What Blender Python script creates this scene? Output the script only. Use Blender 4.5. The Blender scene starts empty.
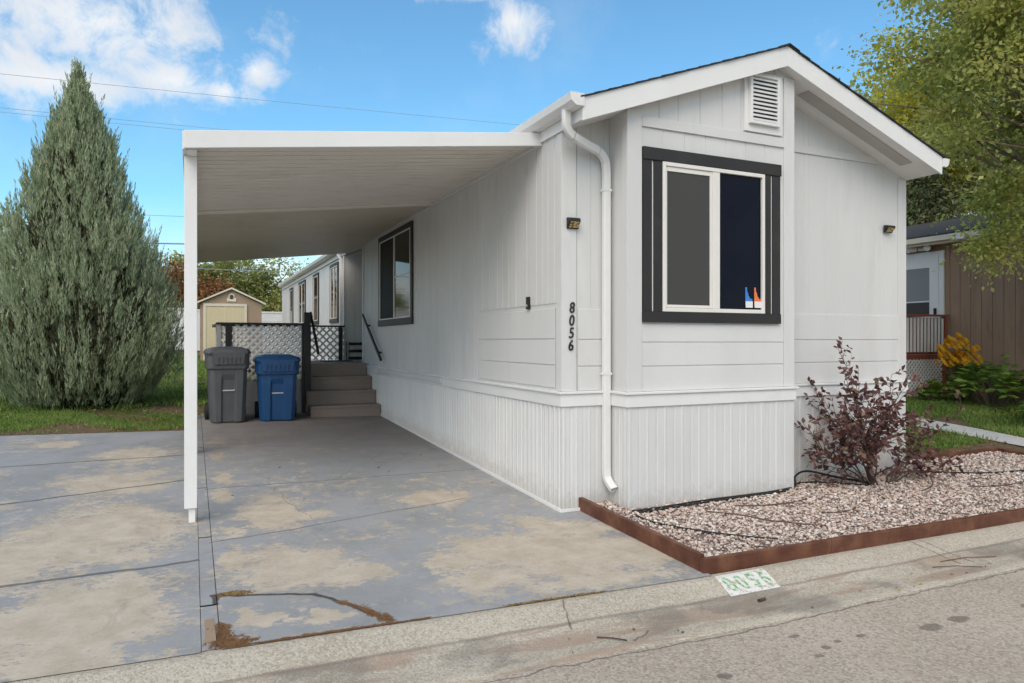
import bpy, math, random
import numpy as np
from mathutils import Vector, Matrix
random.seed(7); RNG = np.random.default_rng(11)
R = math.radians
SC = bpy.context.scene
COL = SC.collection

# ------------------------------------------------------------------ terrain
def sstep(a, b, x):
    t = min(max((x-a)/(b-a), 0), 1); return t*t*(3-2*t)
def bx(x):
    return -.02*(max(x, -12)-3.02) if x < 3.02 else 0.0
def g(x, y):
    return .036*(min(max(y, 3), 36)-5.43) + bx(x) + .29*sstep(8.8, 13, x)*sstep(4.2, 8, y)

# ------------------------------------------------------------------ node helper
class NT:
    def __init__(s, tree): s.t = tree; s.t.nodes.clear()
    def n(s, typ, ins=None, **kw):
        nd = s.t.nodes.new(typ)
        for k, v in kw.items(): setattr(nd, k, v)
        for k, v in (ins or {}).items(): s.put(nd.inputs[k], v)
        return nd
    def put(s, sock, v):
        if isinstance(v, bpy.types.NodeSocket): s.t.links.new(v, sock)
        elif isinstance(v, bpy.types.Node): s.t.links.new(v.outputs[0], sock)
        else:
            if sock.type == 'RGBA' and len(v) == 3: v = (*v, 1)
            sock.default_value = v
    def m(s, op, a, b=None, c=None, clamp=False):
        nd = s.t.nodes.new('ShaderNodeMath'); nd.operation = op; nd.use_clamp = clamp
        for i, v in enumerate((a, b, c)):
            if v is not None: s.put(nd.inputs[i], v)
        return nd.outputs[0]
    def v(s, op, a, b=None):
        nd = s.t.nodes.new('ShaderNodeVectorMath'); nd.operation = op
        s.put(nd.inputs[0], a)
        if b is not None: s.put(nd.inputs[1], b)
        return nd.outputs['Value'] if op in ('LENGTH', 'DOT_PRODUCT', 'DISTANCE') else nd.outputs[0]
    def mix(s, f, a, b, bt='MIX'):
        nd = s.t.nodes.new('ShaderNodeMix'); nd.data_type = 'RGBA'; nd.blend_type = bt
        s.put(nd.inputs['Factor'], f); s.put(nd.inputs['A'], a); s.put(nd.inputs['B'], b)
        return nd.outputs['Result']
    def noise(s, vec, scale, detail=4, rough=.55, dist=0, out=0):
        nd = s.n('ShaderNodeTexNoise', {'Vector': vec, 'Scale': scale, 'Detail': detail, 'Roughness': rough, 'Distortion': dist})
        return nd.outputs[out]
    def ss(s, x, a, b):
        nd = s.t.nodes.new('ShaderNodeMapRange'); nd.interpolation_type = 'SMOOTHSTEP'
        s.put(nd.inputs[0], x); s.put(nd.inputs[1], a); s.put(nd.inputs[2], b)
        return nd.outputs[0]
    def ramp(s, f, stops, interp='LINEAR'):
        nd = s.t.nodes.new('ShaderNodeValToRGB'); s.put(nd.inputs[0], f)
        cr = nd.color_ramp; cr.interpolation = interp
        while len(cr.elements) < len(stops): cr.elements.new(.5)
        for e, (p, c) in zip(cr.elements, stops): e.position = p; e.color = (*c, 1)
        return nd.outputs[0]
    def bump(s, h, strength, dist):
        return s.n('ShaderNodeBump', {'Height': h, 'Strength': strength, 'Distance': dist}).outputs[0]

MATS = {}
def newmat(name):
    m = bpy.data.materials.new(name); m.use_nodes = True; MATS[name] = m
    return m, NT(m.node_tree)
def finish(t, col, rough=.6, nrm=None, metallic=0, spec=.5, **kw):
    ins = {'Base Color': col, 'Roughness': rough, 'Metallic': metallic, 'Specular IOR Level': spec}
    ins.update(kw)
    if nrm is not None: ins['Normal'] = nrm
    b = t.n('ShaderNodeBsdfPrincipled', ins)
    o = t.n('ShaderNodeOutputMaterial', {'Surface': b.outputs[0]})
    return b
def pos(t): return t.n('ShaderNodeNewGeometry').outputs['Position']

def paint(name, col, rough=.55, var=.06, dirt=None, dirt_amt=.0, bump=.15, grain=60, stretch=(1, 1, 1), spec=.35):
    m, t = newmat(name)
    p = t.v('MULTIPLY', pos(t), stretch)
    n1 = t.noise(p, 1.3, 5); n2 = t.noise(p, grain, 3)
    a = tuple(c*(1-var) for c in col); b = tuple(min(c*(1+var), 1) for c in col)
    c = t.mix(t.ss(n1, .3, .7), a, b)
    if dirt:
        n3 = t.noise(p, 4, 7, .65)
        c = t.mix(t.m('MULTIPLY', t.ss(n3, .5, .75), dirt_amt), c, dirt)
    rr = t.m('ADD', rough-.08, t.m('MULTIPLY', n1, .16))
    finish(t, c, rr, t.bump(n2, bump, .002), spec=spec)
    return m

def island(name, stops, rough=.6, trans=0., spec=.3, interp='LINEAR', var_scale=None):
    """colour picked per leaf / stone / blade"""
    m, t = newmat(name)
    r = t.n('ShaderNodeNewGeometry').outputs['Random Per Island']
    f = r
    if var_scale:
        n = t.noise(pos(t), var_scale, 3)
        f = t.m('ADD', t.m('MULTIPLY', r, .55), t.m('MULTIPLY', t.ss(n, .3, .7), .45))
    c = t.ramp(f, stops, interp)
    b = t.n('ShaderNodeBsdfPrincipled', {'Base Color': c, 'Roughness': rough, 'Specular IOR Level': spec})
    sh = b.outputs[0]
    if trans:
        tr = t.n('ShaderNodeBsdfTranslucent', {'Color': c})
        mx = t.n('ShaderNodeMixShader', {0: trans}); t.put(mx.inputs[1], sh); t.put(mx.inputs[2], tr.outputs[0]); sh = mx.outputs[0]
    t.n('ShaderNodeOutputMaterial', {'Surface': sh})
    return m

# ------------------------------------------------------------------ materials
WHITE = paint('light grey siding paint', (.665, .658, .648), .5, .035, (.52, .50, .47), .30, .5, 70, (1, 1, .22))
TRIM = paint('white trim paint', (.78, .775, .765), .45, .02, (.6, .58, .55), .2, .12, 80)
SKIRT, t = newmat('white skirting panels'); p_ = pos(t); z_ = t.n('ShaderNodeSeparateXYZ', {0: p_}).outputs[2]; y_ = t.n('ShaderNodeSeparateXYZ', {0: p_}).outputs[1]
n1 = t.noise(t.v('MULTIPLY', p_, (1, 1, .25)), 3, 6, .65); n2 = t.noise(p_, 14, 8, .75)
c_ = t.mix(t.ss(n1, .3, .7), (.64, .637, .63), (.69, .687, .68))
hh = t.m('SUBTRACT', z_, t.m('MULTIPLY', t.m('SUBTRACT', y_, 5.43), .036))     # height over the sloping ground
spl = t.m('SUBTRACT', 1, t.ss(t.m('ADD', hh, t.m('MULTIPLY', t.m('SUBTRACT', n2, .5), .5)), .0, .24))
c_ = t.mix(t.m('MULTIPLY', spl, .40), c_, (.36, .30, .24))
c_ = t.mix(t.m('MULTIPLY', t.ss(t.noise(t.v('MULTIPLY', p_, (9, 9, .5)), 2, 6, .7), .55, .72), .22), c_, (.42, .40, .37))
finish(t, c_, .5, t.bump(t.noise(p_, 60, 3), .12, .002), spec=.35)
BLACKT = paint('charcoal trim paint', (.026, .025, .026), .5, .15, (.06, .055, .05), .3, .2, 90)
BRIGHT = paint('white aluminium frame', (.78, .75, .70), .35, .02)
BRONZE = paint('black metal', (.018, .018, .019), .4, .1)
SCREEN = paint('grey insect screen', (.062, .061, .06), .8, .05, grain=800)
LOUVRE = paint('shadow backing', (.06, .058, .055), .8, .1)
VENTG = paint('grey perforated vent', (.46, .44, .42), .7, .06, grain=900, bump=.8)
def glassmat(name, col, rough=.03, sp_=.6):
    m, t = newmat(name)
    n = t.noise(pos(t), 1.2, 2)
    finish(t, col, rough, t.bump(n, .06, .02), spec=sp_); return m
GLASS = glassmat('dark window glass', (.006, .008, .014))
GLASSF = glassmat('navy window glass', (.003, .006, .016), .03, .10)
GLASSM = glassmat('smoky window glass', (.01, .012, .012), .05, .28)
SCREENB = paint('black insect screen', (.012, .012, .012), .7, .1)
GLASS2 = glassmat('light window glass', (.25, .27, .28), .08)
GOLD, t = newmat('amber lamp lens'); finish(t, t.mix(t.ss(t.noise(pos(t), 60, 2), .4, .6), (.16, .10, .03), (.55, .42, .18)), .25)
BLUEST = paint('blue sticker', (.05, .22, .62), .4, .02)
ORANGEST = paint('orange sticker', (.75, .20, .07), .4, .02)
WHITEST = paint('white sticker', (.8, .8, .8), .4, .02)
WEATHER, t = newmat('painted deck boards')
p_ = pos(t); n1 = t.noise(t.v('MULTIPLY', p_, (1, 8, 8)), 5, 5)
finish(t, t.mix(n1, (.20, .155, .13), (.30, .24, .205)), .65, t.bump(n1, .3, .004))
DECKSK = paint('weathered white board', (.42, .41, .39), .6, .08, (.25, .22, .19), .6, .3, 60)
LATT = paint('white lattice', (.76, .75, .74), .5, .05)

SHINGLE, t = newmat('dark asphalt shingles')
p_ = pos(t); br = t.n('ShaderNodeTexBrick', {'Vector': t.v('MULTIPLY', p_, (0, 1, 1)), 'Scale': 3, 'Color1': (.03, .026, .024), 'Color2': (.055, .05, .045), 'Mortar': (.012, .012, .012)})
finish(t, t.mix(t.m('MULTIPLY', t.noise(p_, 120, 3), .5), br.outputs[0], (.10, .09, .085)), .9, t.bump(t.noise(p_, 150, 3), .8, .004))

# carport pans
def pans(name, a, b, dirt):
    m, t = newmat(name); p = pos(t)
    n = t.noise(t.v('MULTIPLY', p, (.5, 6, 1)), 1.5, 5); n2 = t.noise(p, 2.5, 6, .6)
    c = t.mix(n, a, b); c = t.mix(t.m('MULTIPLY', t.ss(n2, .5, .8), .5), c, dirt)
    finish(t, c, .4, spec=.4); return m
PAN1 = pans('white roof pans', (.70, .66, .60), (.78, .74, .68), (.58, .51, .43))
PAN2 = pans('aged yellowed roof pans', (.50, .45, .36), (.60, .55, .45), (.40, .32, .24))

# concrete: joints, cracks, worn-off paint
def seg_mask(t, p, segs, width, wob=.03, nsc=3.):
    """thin dark lines along ground segments, wobbling with noise"""
    nz = t.n('ShaderNodeTexNoise', {'Vector': p, 'Scale': nsc, 'Detail': 5}).outputs['Color']
    q = t.v('ADD', p, t.v('MULTIPLY', t.v('SUBTRACT', nz, (.5, .5, .5)), (wob*2, wob*2, 0)))
    best = None
    for (x0, y0, x1, y1) in segs:
        L = math.hypot(x1-x0, y1-y0); ux, uy = (x1-x0)/L, (y1-y0)/L
        d = t.v('SUBTRACT', q, (x0, y0, 0))
        al = t.v('DOT_PRODUCT', d, (ux, uy, 0)); pe = t.m('ABSOLUTE', t.v('DOT_PRODUCT', d, (-uy, ux, 0)))
        over = t.m('MAXIMUM', t.m('SUBTRACT', al, L), t.m('MULTIPLY', al, -1))
        dd = t.m('MAXIMUM', pe, over)
        best = dd if best is None else t.m('MINIMUM', best, dd)
    return t.m('SUBTRACT', 1, t.ss(best, width*.4, width))
def blob_dist(t, p, blobs):
    best = None
    for (x, y, rx, ry) in blobs:
        d = t.v('LENGTH', t.v('MULTIPLY', t.v('SUBTRACT', p, (x, y, 0)), (1/rx, 1/ry, 0)))
        best = d if best is None else t.m('MINIMUM', best, d)
    return best
WORN = [(2.03, 6.2, .34, .30), (2.45, 4.40, .62, .62), (2.0, 4.6, .3, .35), (1.75, 4.15, .28, .22), (2.75, 4.9, .30, .35), (2.95, 4.25, .3, .4), (2.5, 3.88, .5, .14), (1.6, 4.5, .2, .2), (2.6, 5.2, .2, .2), (.62, 4.78, .38, .38), (.95, 4.55, .2, .2), (.60, 6.2, .26, .5),
        (.28, 7.58, .09, .25), (.24, 6.85, .09, .26), (.27, 5.72, .11, .17), (.26, 5.07, .085, .24), (.27, 8.78, .07, .25), (.31, 9.8, .09, .22), (2.1, 6.95, .10, .05), (.9, 6.0, .2, .12), (.4, 4.0, .1, .08),
        (.68, 3.92, .14, .07), (.28, 4.05, .06, .12),
        (-.60, 5.95, .52, .85), (-1.1, 5.4, .35, .5), (-.55, 4.25, .42, .75), (-1.2, 4.1, .7, .6), (-.69, 7.62, .42, .5), (-.57, 9.1, .38, .4), (-1.5, 9.95, .25, .2),
        (-1.75, 6.2, .3, .5), (-2.6, 8.2, .8, .5), (-3.5, 6.0, .8, .9), (-4.2, 9, .6, .5), (-2.4, 4.6, .7, .5)]
def driveway_mat():
    m, t = newmat('worn blue-grey painted concrete'); p0 = pos(t); p = t.v('MULTIPLY', p0, (1, 1, 0))
    wv = t.n('ShaderNodeTexNoise', {'Vector': p, 'Scale': 5.5, 'Detail': 6, 'Roughness': .65}).outputs['Color']
    pw = t.v('ADD', p, t.v('MULTIPLY', t.v('SUBTRACT', wv, (.5, .5, .5)), (.34, .5, 0)))
    bd = blob_dist(t, pw, WORN)
    f1 = t.noise(p, 2.4, 12, .72); f2 = t.noise(p, 26, 8, .75); f3 = t.noise(t.v('MULTIPLY', p, (1, 1.8, 1)), 17, 10, .82)
    e = t.m('ADD', bd, t.m('MULTIPLY', t.m('SUBTRACT', f1, .5), 2.6))
    soft = t.m('SUBTRACT', 1, t.ss(e, .35, 1.75))
    wear = t.ss(t.m('ADD', soft, t.m('MULTIPLY', t.m('SUBTRACT', f3, .5), 4.2)), .42, .58)
    thin = t.ss(t.m('ADD', t.noise(p, 6, 12, .78), t.m('MULTIPLY', t.noise(p, .8, 3), .35)), .70, .78)
    wear = t.m('MAXIMUM', wear, t.m('MULTIPLY', thin, .75))
    blue = t.mix(t.ss(t.noise(p, .9, 4), .35, .65), (.30, .306, .308), (.345, .35, .366))
    blue = t.mix(t.m('MULTIPLY', t.ss(t.noise(p, 3.3, 6, .65), .45, .7), .55), blue, (.245, .255, .262))
    blue = t.mix(t.m('MULTIPLY', t.ss(f2, .5, .75), .35), blue, (.37, .38, .385))
    tan = t.mix(t.ss(t.noise(p, 5, 6, .7), .3, .7), (.44, .375, .29), (.56, .49, .40))
    tan = t.mix(t.m('MULTIPLY', t.ss(t.noise(p, 60, 4, .7), .5, .75), .5), tan, (.33, .30, .26))
    c = t.mix(wear, blue, tan)
    # thin scuffs
    sc = t.ss(t.noise(t.v('MULTIPLY', p, (1.2, 5, 1)), 5, 7, .7), .64, .72)
    c = t.mix(t.m('MULTIPLY', sc, .55), c, (.45, .43, .40))
    c = t.mix(t.m('MULTIPLY', t.ss(t.noise(p, 30, 6, .75), .62, .72), .35), c, (.15, .14, .13))
    c = t.mix(t.m('MULTIPLY', t.ss(t.noise(t.v('MULTIPLY', p, (1, .6, 1)), 3.7, 9, .7, 1.), .56, .70), .30), c, (.17, .165, .16))
    # brown dust towards the steps
    sx = t.n('ShaderNodeSeparateXYZ', {0: p0})
    du = t.m('MULTIPLY', t.ss(sx.outputs[1], 7.2, 10.2), t.ss(sx.outputs[0], -.5, .4))
    c = t.mix(t.m('MULTIPLY', du, t.m('ADD', .35, t.m('MULTIPLY', f1, .6))), c, (.15, .115, .095))
    # cracks and joints
    j = seg_mask(t, p, [(.12, 7.15, 3.0, 7.3), (.12, 5.45, 2.3, 6.1)], .014, .04)
    j2 = seg_mask(t, p, [(-6, 8.3, -1.79, 8.7), (-1.79, 8.7, -.07, 8.93), (-6, 6.6, -1.45, 7.03), (-1.45, 7.03, .03, 7.62), (-6, 4.9, -1.03, 4.98), (-1.03, 4.98, .03, 5.09)], .026, .06)
    j3 = seg_mask(t, p, [(.12, 4.43, .66, 4.26), (.66, 4.26, .8, 4.06), (.8, 4.06, 1.0, 3.74), (.12, 4.43, .12, 4.3)], .024, .05, 7.)
    j4 = seg_mask(t, p, [(1.3, 7.2, 2.2, 8.6), (.9, 5.7, .7, 7.1), (-2.5, 7.2, -2.1, 8.6)], .006, .12)
    c = t.mix(t.m('MULTIPLY', j, .5), c, (.06, .058, .055)); c = t.mix(t.m('MULTIPLY', j2, .65), c, (.045, .042, .04))
    c = t.mix(t.m('MULTIPLY', j3, .85), c, (.05, .035, .025)); c = t.mix(t.m('MULTIPLY', j4, .35), c, (.08, .08, .08))
    # soil stains along the kerb
    so = blob_dist(t, p, [(.17, 3.76, .09, .10), (.15, 3.9, .04, .12), (.22, 4.42, .1, .035), (.6, 3.70, .5, .035), (.80, 4.06, .05, .04), (.90, 3.92, .04, .08), (.97, 3.78, .05, .06), (1.95, 3.70, .3, .025)])
    so = t.m('SUBTRACT', 1, t.ss(t.m('ADD', so, t.m('MULTIPLY', t.m('SUBTRACT', t.noise(p, 11, 8, .7), .5), 3.6)), .7, 1.1))
    c = t.mix(so, c, t.mix(t.noise(p, 40, 4), (.13, .075, .035), (.26, .15, .08)))
    h = t.m('ADD', t.m('MULTIPLY', t.noise(p, 90, 5, .6), .25), t.m('MULTIPLY', wear, -.25))
    h = t.m('SUBTRACT', h, t.m('MAXIMUM', j2, t.m('MAXIMUM', j, j3)))
    finish(t, c, t.m('ADD', .62, t.m('MULTIPLY', wear, .25)), t.bump(h, .5, .006), spec=.3)
    return m
DRIVE = driveway_mat()

def speckle(name, lo, hi, dark, light, sc=70, stains=None, crack=None, rust=None):
    m, t = newmat(name); p0 = pos(t); p = t.v('MULTIPLY', p0, (1, 1, 0))
    c = t.mix(t.ss(t.noise(p, 1.1, 6, .6), .3, .7), lo, hi)
    v = t.n('ShaderNodeTexVoronoi', {'Vector': p, 'Scale': sc}); rc = t.n('ShaderNodeSeparateColor', {0: v.outputs['Color']}).outputs[0]
    c = t.mix(t.m('MULTIPLY', t.ss(rc, .72, .8), .5), c, light); c = t.mix(t.m('MULTIPLY', t.m('SUBTRACT', 1, t.ss(rc, .2, .3)), .5), c, dark)
    c = t.mix(t.m('MULTIPLY', t.ss(t.noise(p, sc*2, 4, .7), .45, .7), .35), c, dark)
    if rust:
        rn = t.noise(t.v('MULTIPLY', p, (.5, 2.6, 1)), 2.4, 6, .65, .6)
        sy = t.n('ShaderNodeSeparateXYZ', {0: p0}).outputs[1]
        c = t.mix(t.m('MULTIPLY', t.m('SUBTRACT', 1, t.ss(sy, 3.46, 3.52)), t.m('MULTIPLY', t.ss(rn, .46, .60), .75)), c, rust)
        c = t.mix(t.m('MULTIPLY', t.m('MULTIPLY', t.m('SUBTRACT', 1, t.ss(sy, 3.46, 3.5)), t.ss(t.noise(p, 1.6, 5), .5, .62)), .5), c, (.16, .15, .135))
        ln = t.m('SUBTRACT', 1, t.ss(t.m('ABSOLUTE', t.m('SUBTRACT', t.m('ADD', sy, t.m('MULTIPLY', t.m('SUBTRACT', t.noise(p, 2, 4), .5), .05)), 3.475)), .004, .016))
        c = t.mix(t.m('MULTIPLY', ln, .5), c, (.17, .15, .13))
    if stains:
        d = blob_dist(t, p, stains); d = t.m('ADD', d, t.m('MULTIPLY', t.m('SUBTRACT', t.noise(p, 16, 5), .5), .9))
        c = t.mix(t.m('MULTIPLY', t.m('SUBTRACT', 1, t.ss(d, .7, 1.1)), .62), c, (.10, .085, .07))
    if crack:
        k = seg_mask(t, p, crack, .009, .05, 6.); c = t.mix(t.m('MULTIPLY', k, .6), c, (.05, .045, .04))
    h = t.m('ADD', t.m('MULTIPLY', v.outputs['Distance'], -.8), t.noise(p, sc*1.5, 4))
    finish(t, c, .85, t.bump(h, .55, .006), spec=.25); return m
ASPH = speckle('worn asphalt', (.43, .36, .285), (.51, .43, .35), (.23, .20, .17), (.58, .54, .48), 75,
               [(3.87, 2.66, .085, .05), (4.13, 2.67, .085, .05), (4.75, 2.62, .09, .045), (2.36, 2.67, .05, .035), (3.1, 2.72, .03, .025), (3.22, 2.75, .03, .02), (2.98, 2.66, .03, .02), (3.05, 2.9, .05, .02), (3.4, 2.75, .04, .02), (2.2, 2.2, .1, .07)],
               [(-6, 3.07, 12, 3.06)])
KERB = speckle('aggregate concrete', (.44, .39, .31), (.54, .485, .395), (.30, .26, .205), (.62, .58, .52), 95,
               None, [(2.02, 3.68, 1.92, 3.42), (-2.1, 3.68, -2.13, 3.1), (5.1, 3.68, 5.2, 3.35), (5.2, 3.68, 5.33, 3.3), (2.35, 3.28, 2.2, 3.2)], rust=(.36, .265, .20))
WALK = speckle('pale concrete walk', (.50, .49, .47), (.58, .57, .55), (.36, .35, .33), (.62, .61, .6), 60)

SOIL, t = newmat('soil and turf')
p_ = pos(t); nA = t.noise(p_, .9, 6, .6); nB = t.noise(p_, 9, 6, .7)
so_ = t.mix(nB, (.11, .075, .045), (.26, .19, .125)); gr_ = t.mix(nB, (.05, .08, .018), (.12, .17, .04))
finish(t, t.mix(t.ss(t.m('ADD', nA, t.m('MULTIPLY', nB, .2)), .5, .66), gr_, so_), .95, t.bump(t.noise(p_, 35, 5, .7), 1, .03), spec=.1)
DIRT, t = newmat('red brown dirt')
finish(t, t.mix(t.noise(pos(t), 40, 5, .7), (.10, .05, .025), (.30, .17, .09)), .95, t.bump(t.noise(pos(t), 80, 5), 1, .01), spec=.1)
BEDSOIL, t = newmat('gravel bedding')
finish(t, t.mix(t.noise(pos(t), 50, 5), (.16, .12, .10), (.33, .27, .24)), .95, spec=.1)
WOODBED, t = newmat('stained brown timber')
p_ = pos(t); n1 = t.noise(t.v('MULTIPLY', p_, (2, 2, 30)), 4, 6, .6); n2 = t.noise(p_, 6, 5)
finish(t, t.mix(t.ss(n2, .35, .7), t.mix(n1, (.045, .013, .007), (.14, .04, .018)), (.17, .07, .035)), .55, t.bump(n1, .4, .005))
TAN = paint('tan shed siding', (.34, .25, .17), .6, .05, grain=30)
CREAM = paint('cream shed door', (.62, .53, .34), .6, .03)
CREAMT = paint('cream trim', (.68, .62, .50), .5, .04)
BROWN = paint('brown house siding', (.33, .215, .145), .65, .06, (.09, .06, .045), .5, .5, 40, (1, 1, .2))
REDW = paint('red brown railing', (.30, .09, .055), .5, .12)
VINYL = paint('white vinyl fence', (.72, .70, .69), .45, .03)
GREYP = paint('dark grey bin plastic', (.085, .087, .092), .42, .06, (.14, .14, .14), .3, .1, 200, spec=.5)
BLUEP = paint('blue bin plastic', (.010, .062, .175), .38, .06, (.02, .09, .22), .3, .1, 200, spec=.5)
STEEL = paint('galvanised bar', (.5, .5, .5), .35, .05)
RUBBER = paint('black rubber', (.02, .02, .02), .7, .1)
BARK = paint('grey brown bark', (.22, .17, .13), .9, .2, (.06, .045, .03), .7, 1., 30)
STEM = paint('dark purple stem', (.10, .065, .05), .7, .2)
HOSE = paint('black hose rubber', (.015, .015, .016), .45, .1)
WIREM = paint('grey utility wire', (.30, .38, .46), .6, .05)
MAT_DOOR = paint('dark door mat', (.05, .04, .035), .95, .3, grain=200)
GREEN = paint('faded green stencil paint', (.16, .42, .17), .8, .1)
CURBW, t = newmat('worn white stencil ground')
n1 = t.noise(pos(t), 25, 6, .7); finish(t, t.mix(t.ss(n1, .50, .60), (.74, .73, .69), (.46, .42, .36)), .8)
GREEN2, t = newmat('worn green stencil digit')
n1 = t.noise(pos(t), 38, 6, .7); finish(t, t.mix(t.ss(n1, .44, .58), (.16, .40, .16), (.60, .66, .54)), .8)

JUN = island('juniper sprays', [(0, (.12, .15, .07)), (.3, (.27, .33, .19)), (.6, (.40, .47, .30)), (.93, (.60, .62, .40)), (1, (.46, .34, .20))], .7, .35, var_scale=7)
INNER = island('brown inner twigs', [(0, (.06, .07, .035)), (.6, (.12, .13, .07)), (1, (.20, .15, .09))], .8, .1)
MAPLE = island('maple leaves', [(0, (.26, .30, .08)), (.4, (.42, .45, .13)), (.75, (.58, .58, .18)), (.95, (.72, .66, .20)), (1, (.62, .38, .15))], .5, .6, var_scale=.9)
YELG = island('yellow green leaves', [(0, (.34, .35, .05)), (.4, (.56, .54, .08)), (.8, (.74, .66, .10)), (1, (.66, .44, .12))], .5, .6, var_scale=.7)
DKGR = island('dark evergreen needles', [(0, (.06, .08, .04)), (.6, (.13, .16, .07)), (1, (.22, .23, .09))], .7, .15, var_scale=.7)
MIDG = island('mid green leaves', [(0, (.18, .22, .07)), (.5, (.36, .40, .14)), (.85, (.52, .52, .2)), (1, (.62, .54, .24))], .6, .4, var_scale=.5)
RUSTL = island('rust red leaves', [(0, (.12, .07, .03)), (.5, (.30, .14, .06)), (1, (.42, .24, .08))], .6, .3, var_scale=.5)
PURP = island('dark purple leaves', [(0, (.07, .028, .03)), (.55, (.14, .06, .06)), (.88, (.22, .12, .10)), (1, (.26, .21, .11))], .45, .2)
SUMAC = island('fresh green leaves', [(0, (.10, .19, .03)), (.5, (.22, .34, .06)), (1, (.36, .45, .10))], .5, .35)
FLOW = island('yellow orange petals', [(0, (.65, .22, .015)), (.5, (.78, .40, .02)), (1, (.80, .55, .05))], .6, .3)
GRASSM = island('lawn blades', [(0, (.09, .15, .03)), (.5, (.18, .28, .06)), (.85, (.29, .37, .10)), (1, (.50, .43, .2))], .6, .3, var_scale=1.2)
STONE = island('pinkish river gravel', [(0, (.24, .17, .14)), (.10, (.62, .51, .44)), (.32, (.50, .37, .31)), (.48, (.68, .60, .54)), (.60, (.36, .31, .28)), (.74, (.52, .40, .35)), (.86, (.64, .55, .48)), (.97, (.80, .77, .74))], .7, 0, interp='CONSTANT')
DEADL = island('dry brown leaves', [(0, (.12, .06, .03)), (.5, (.27, .16, .07)), (1, (.45, .33, .10))], .7, .2)

# ------------------------------------------------------------------ mesh builder
WORLD = {}
def wpos(o):
    return WORLD.get(o.name, Vector((0, 0, 0)))
class MB:
    def __init__(s): s.v = []; s.f = []; s.mi = []; s.cur = 0
    def add(s, vs, fs):
        n = len(s.v); s.v += [tuple(q) for q in vs]; s.f += [tuple(i+n for i in f) for f in fs]; s.mi += [s.cur]*len(fs)
    def box(s, x0, x1, y0, y1, z0, z1):
        s.add([(x0, y0, z0), (x1, y0, z0), (x1, y1, z0), (x0, y1, z0), (x0, y0, z1), (x1, y0, z1), (x1, y1, z1), (x0, y1, z1)],
              [(0, 3, 2, 1), (4, 5, 6, 7), (0, 1, 5, 4), (1, 2, 6, 5), (2, 3, 7, 6), (3, 0, 4, 7)])
    def prism(s, poly, d, ext):
        """poly: list of 3d points (planar), extruded by vector ext*d"""
        d = Vector(d)*ext; n = len(poly)
        vs = [Vector(p) for p in poly] + [Vector(p)+d for p in poly]
        s.add(vs, [tuple(range(n))[::-1], tuple(range(n, 2*n))] + [(i, (i+1) % n, n+(i+1) % n, n+i) for i in range(n)])
    def bar(s, a, b, w, h, up=(0, 0, 1)):
        a = Vector(a); b = Vector(b); d = (b-a).normalized(); u = Vector(up)
        r = d.cross(u)
        if r.length < 1e-4: r = d.cross(Vector((1, 0, 0)))
        r.normalize(); u = r.cross(d).normalized()
        P = []
        for q in (a, b):
            for i, k in ((-1, -1), (1, -1), (1, 1), (-1, 1)): P.append(q+r*i*w/2+u*k*h/2)
        s.add(P, [(3, 2, 1, 0), (4, 5, 6, 7), (0, 1, 5, 4), (1, 2, 6, 5), (2, 3, 7, 6), (3, 0, 4, 7)])
    def tube(s, pts, r, n=8, r1=None):
        pts = [Vector(p) for p in pts]; L = len(pts); rings = []
        prev = None
        for i, p in enumerate(pts):
            d = (pts[min(i+1, L-1)]-pts[max(i-1, 0)]).normalized()
            u = Vector((0, 0, 1)) if abs(d.z) < .9 else Vector((1, 0, 0))
            if prev is not None: u = prev
            a = d.cross(u)
            if a.length < 1e-5: a = d.cross(Vector((0, 1, 0)))
            a.normalize(); b = a.cross(d).normalized(); prev = b
            rr = r if r1 is None else r+(r1-r)*i/(L-1)
            if isinstance(r, (list, tuple)): rr = r[i]
            rings.append([p+a*math.cos(2*math.pi*k/n)*rr+b*math.sin(2*math.pi*k/n)*rr for k in range(n)])
        vs = [q for rg in rings for q in rg]; fs = []
        for i in range(L-1):
            for k in range(n):
                fs.append((i*n+k, i*n+(k+1) % n, (i+1)*n+(k+1) % n, (i+1)*n+k))
        fs.append(tuple(range(n))); fs.append(tuple(range((L-1)*n, L*n))[::-1])
        s.add(vs, fs)
    def build(s, name, mat, parent=None, smooth=False, bevel=0, origin=None):
        return mesh_obj(name, np.array(s.v, dtype=np.float32), s.f, mat, parent, smooth, bevel, s.mi, origin)
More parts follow.
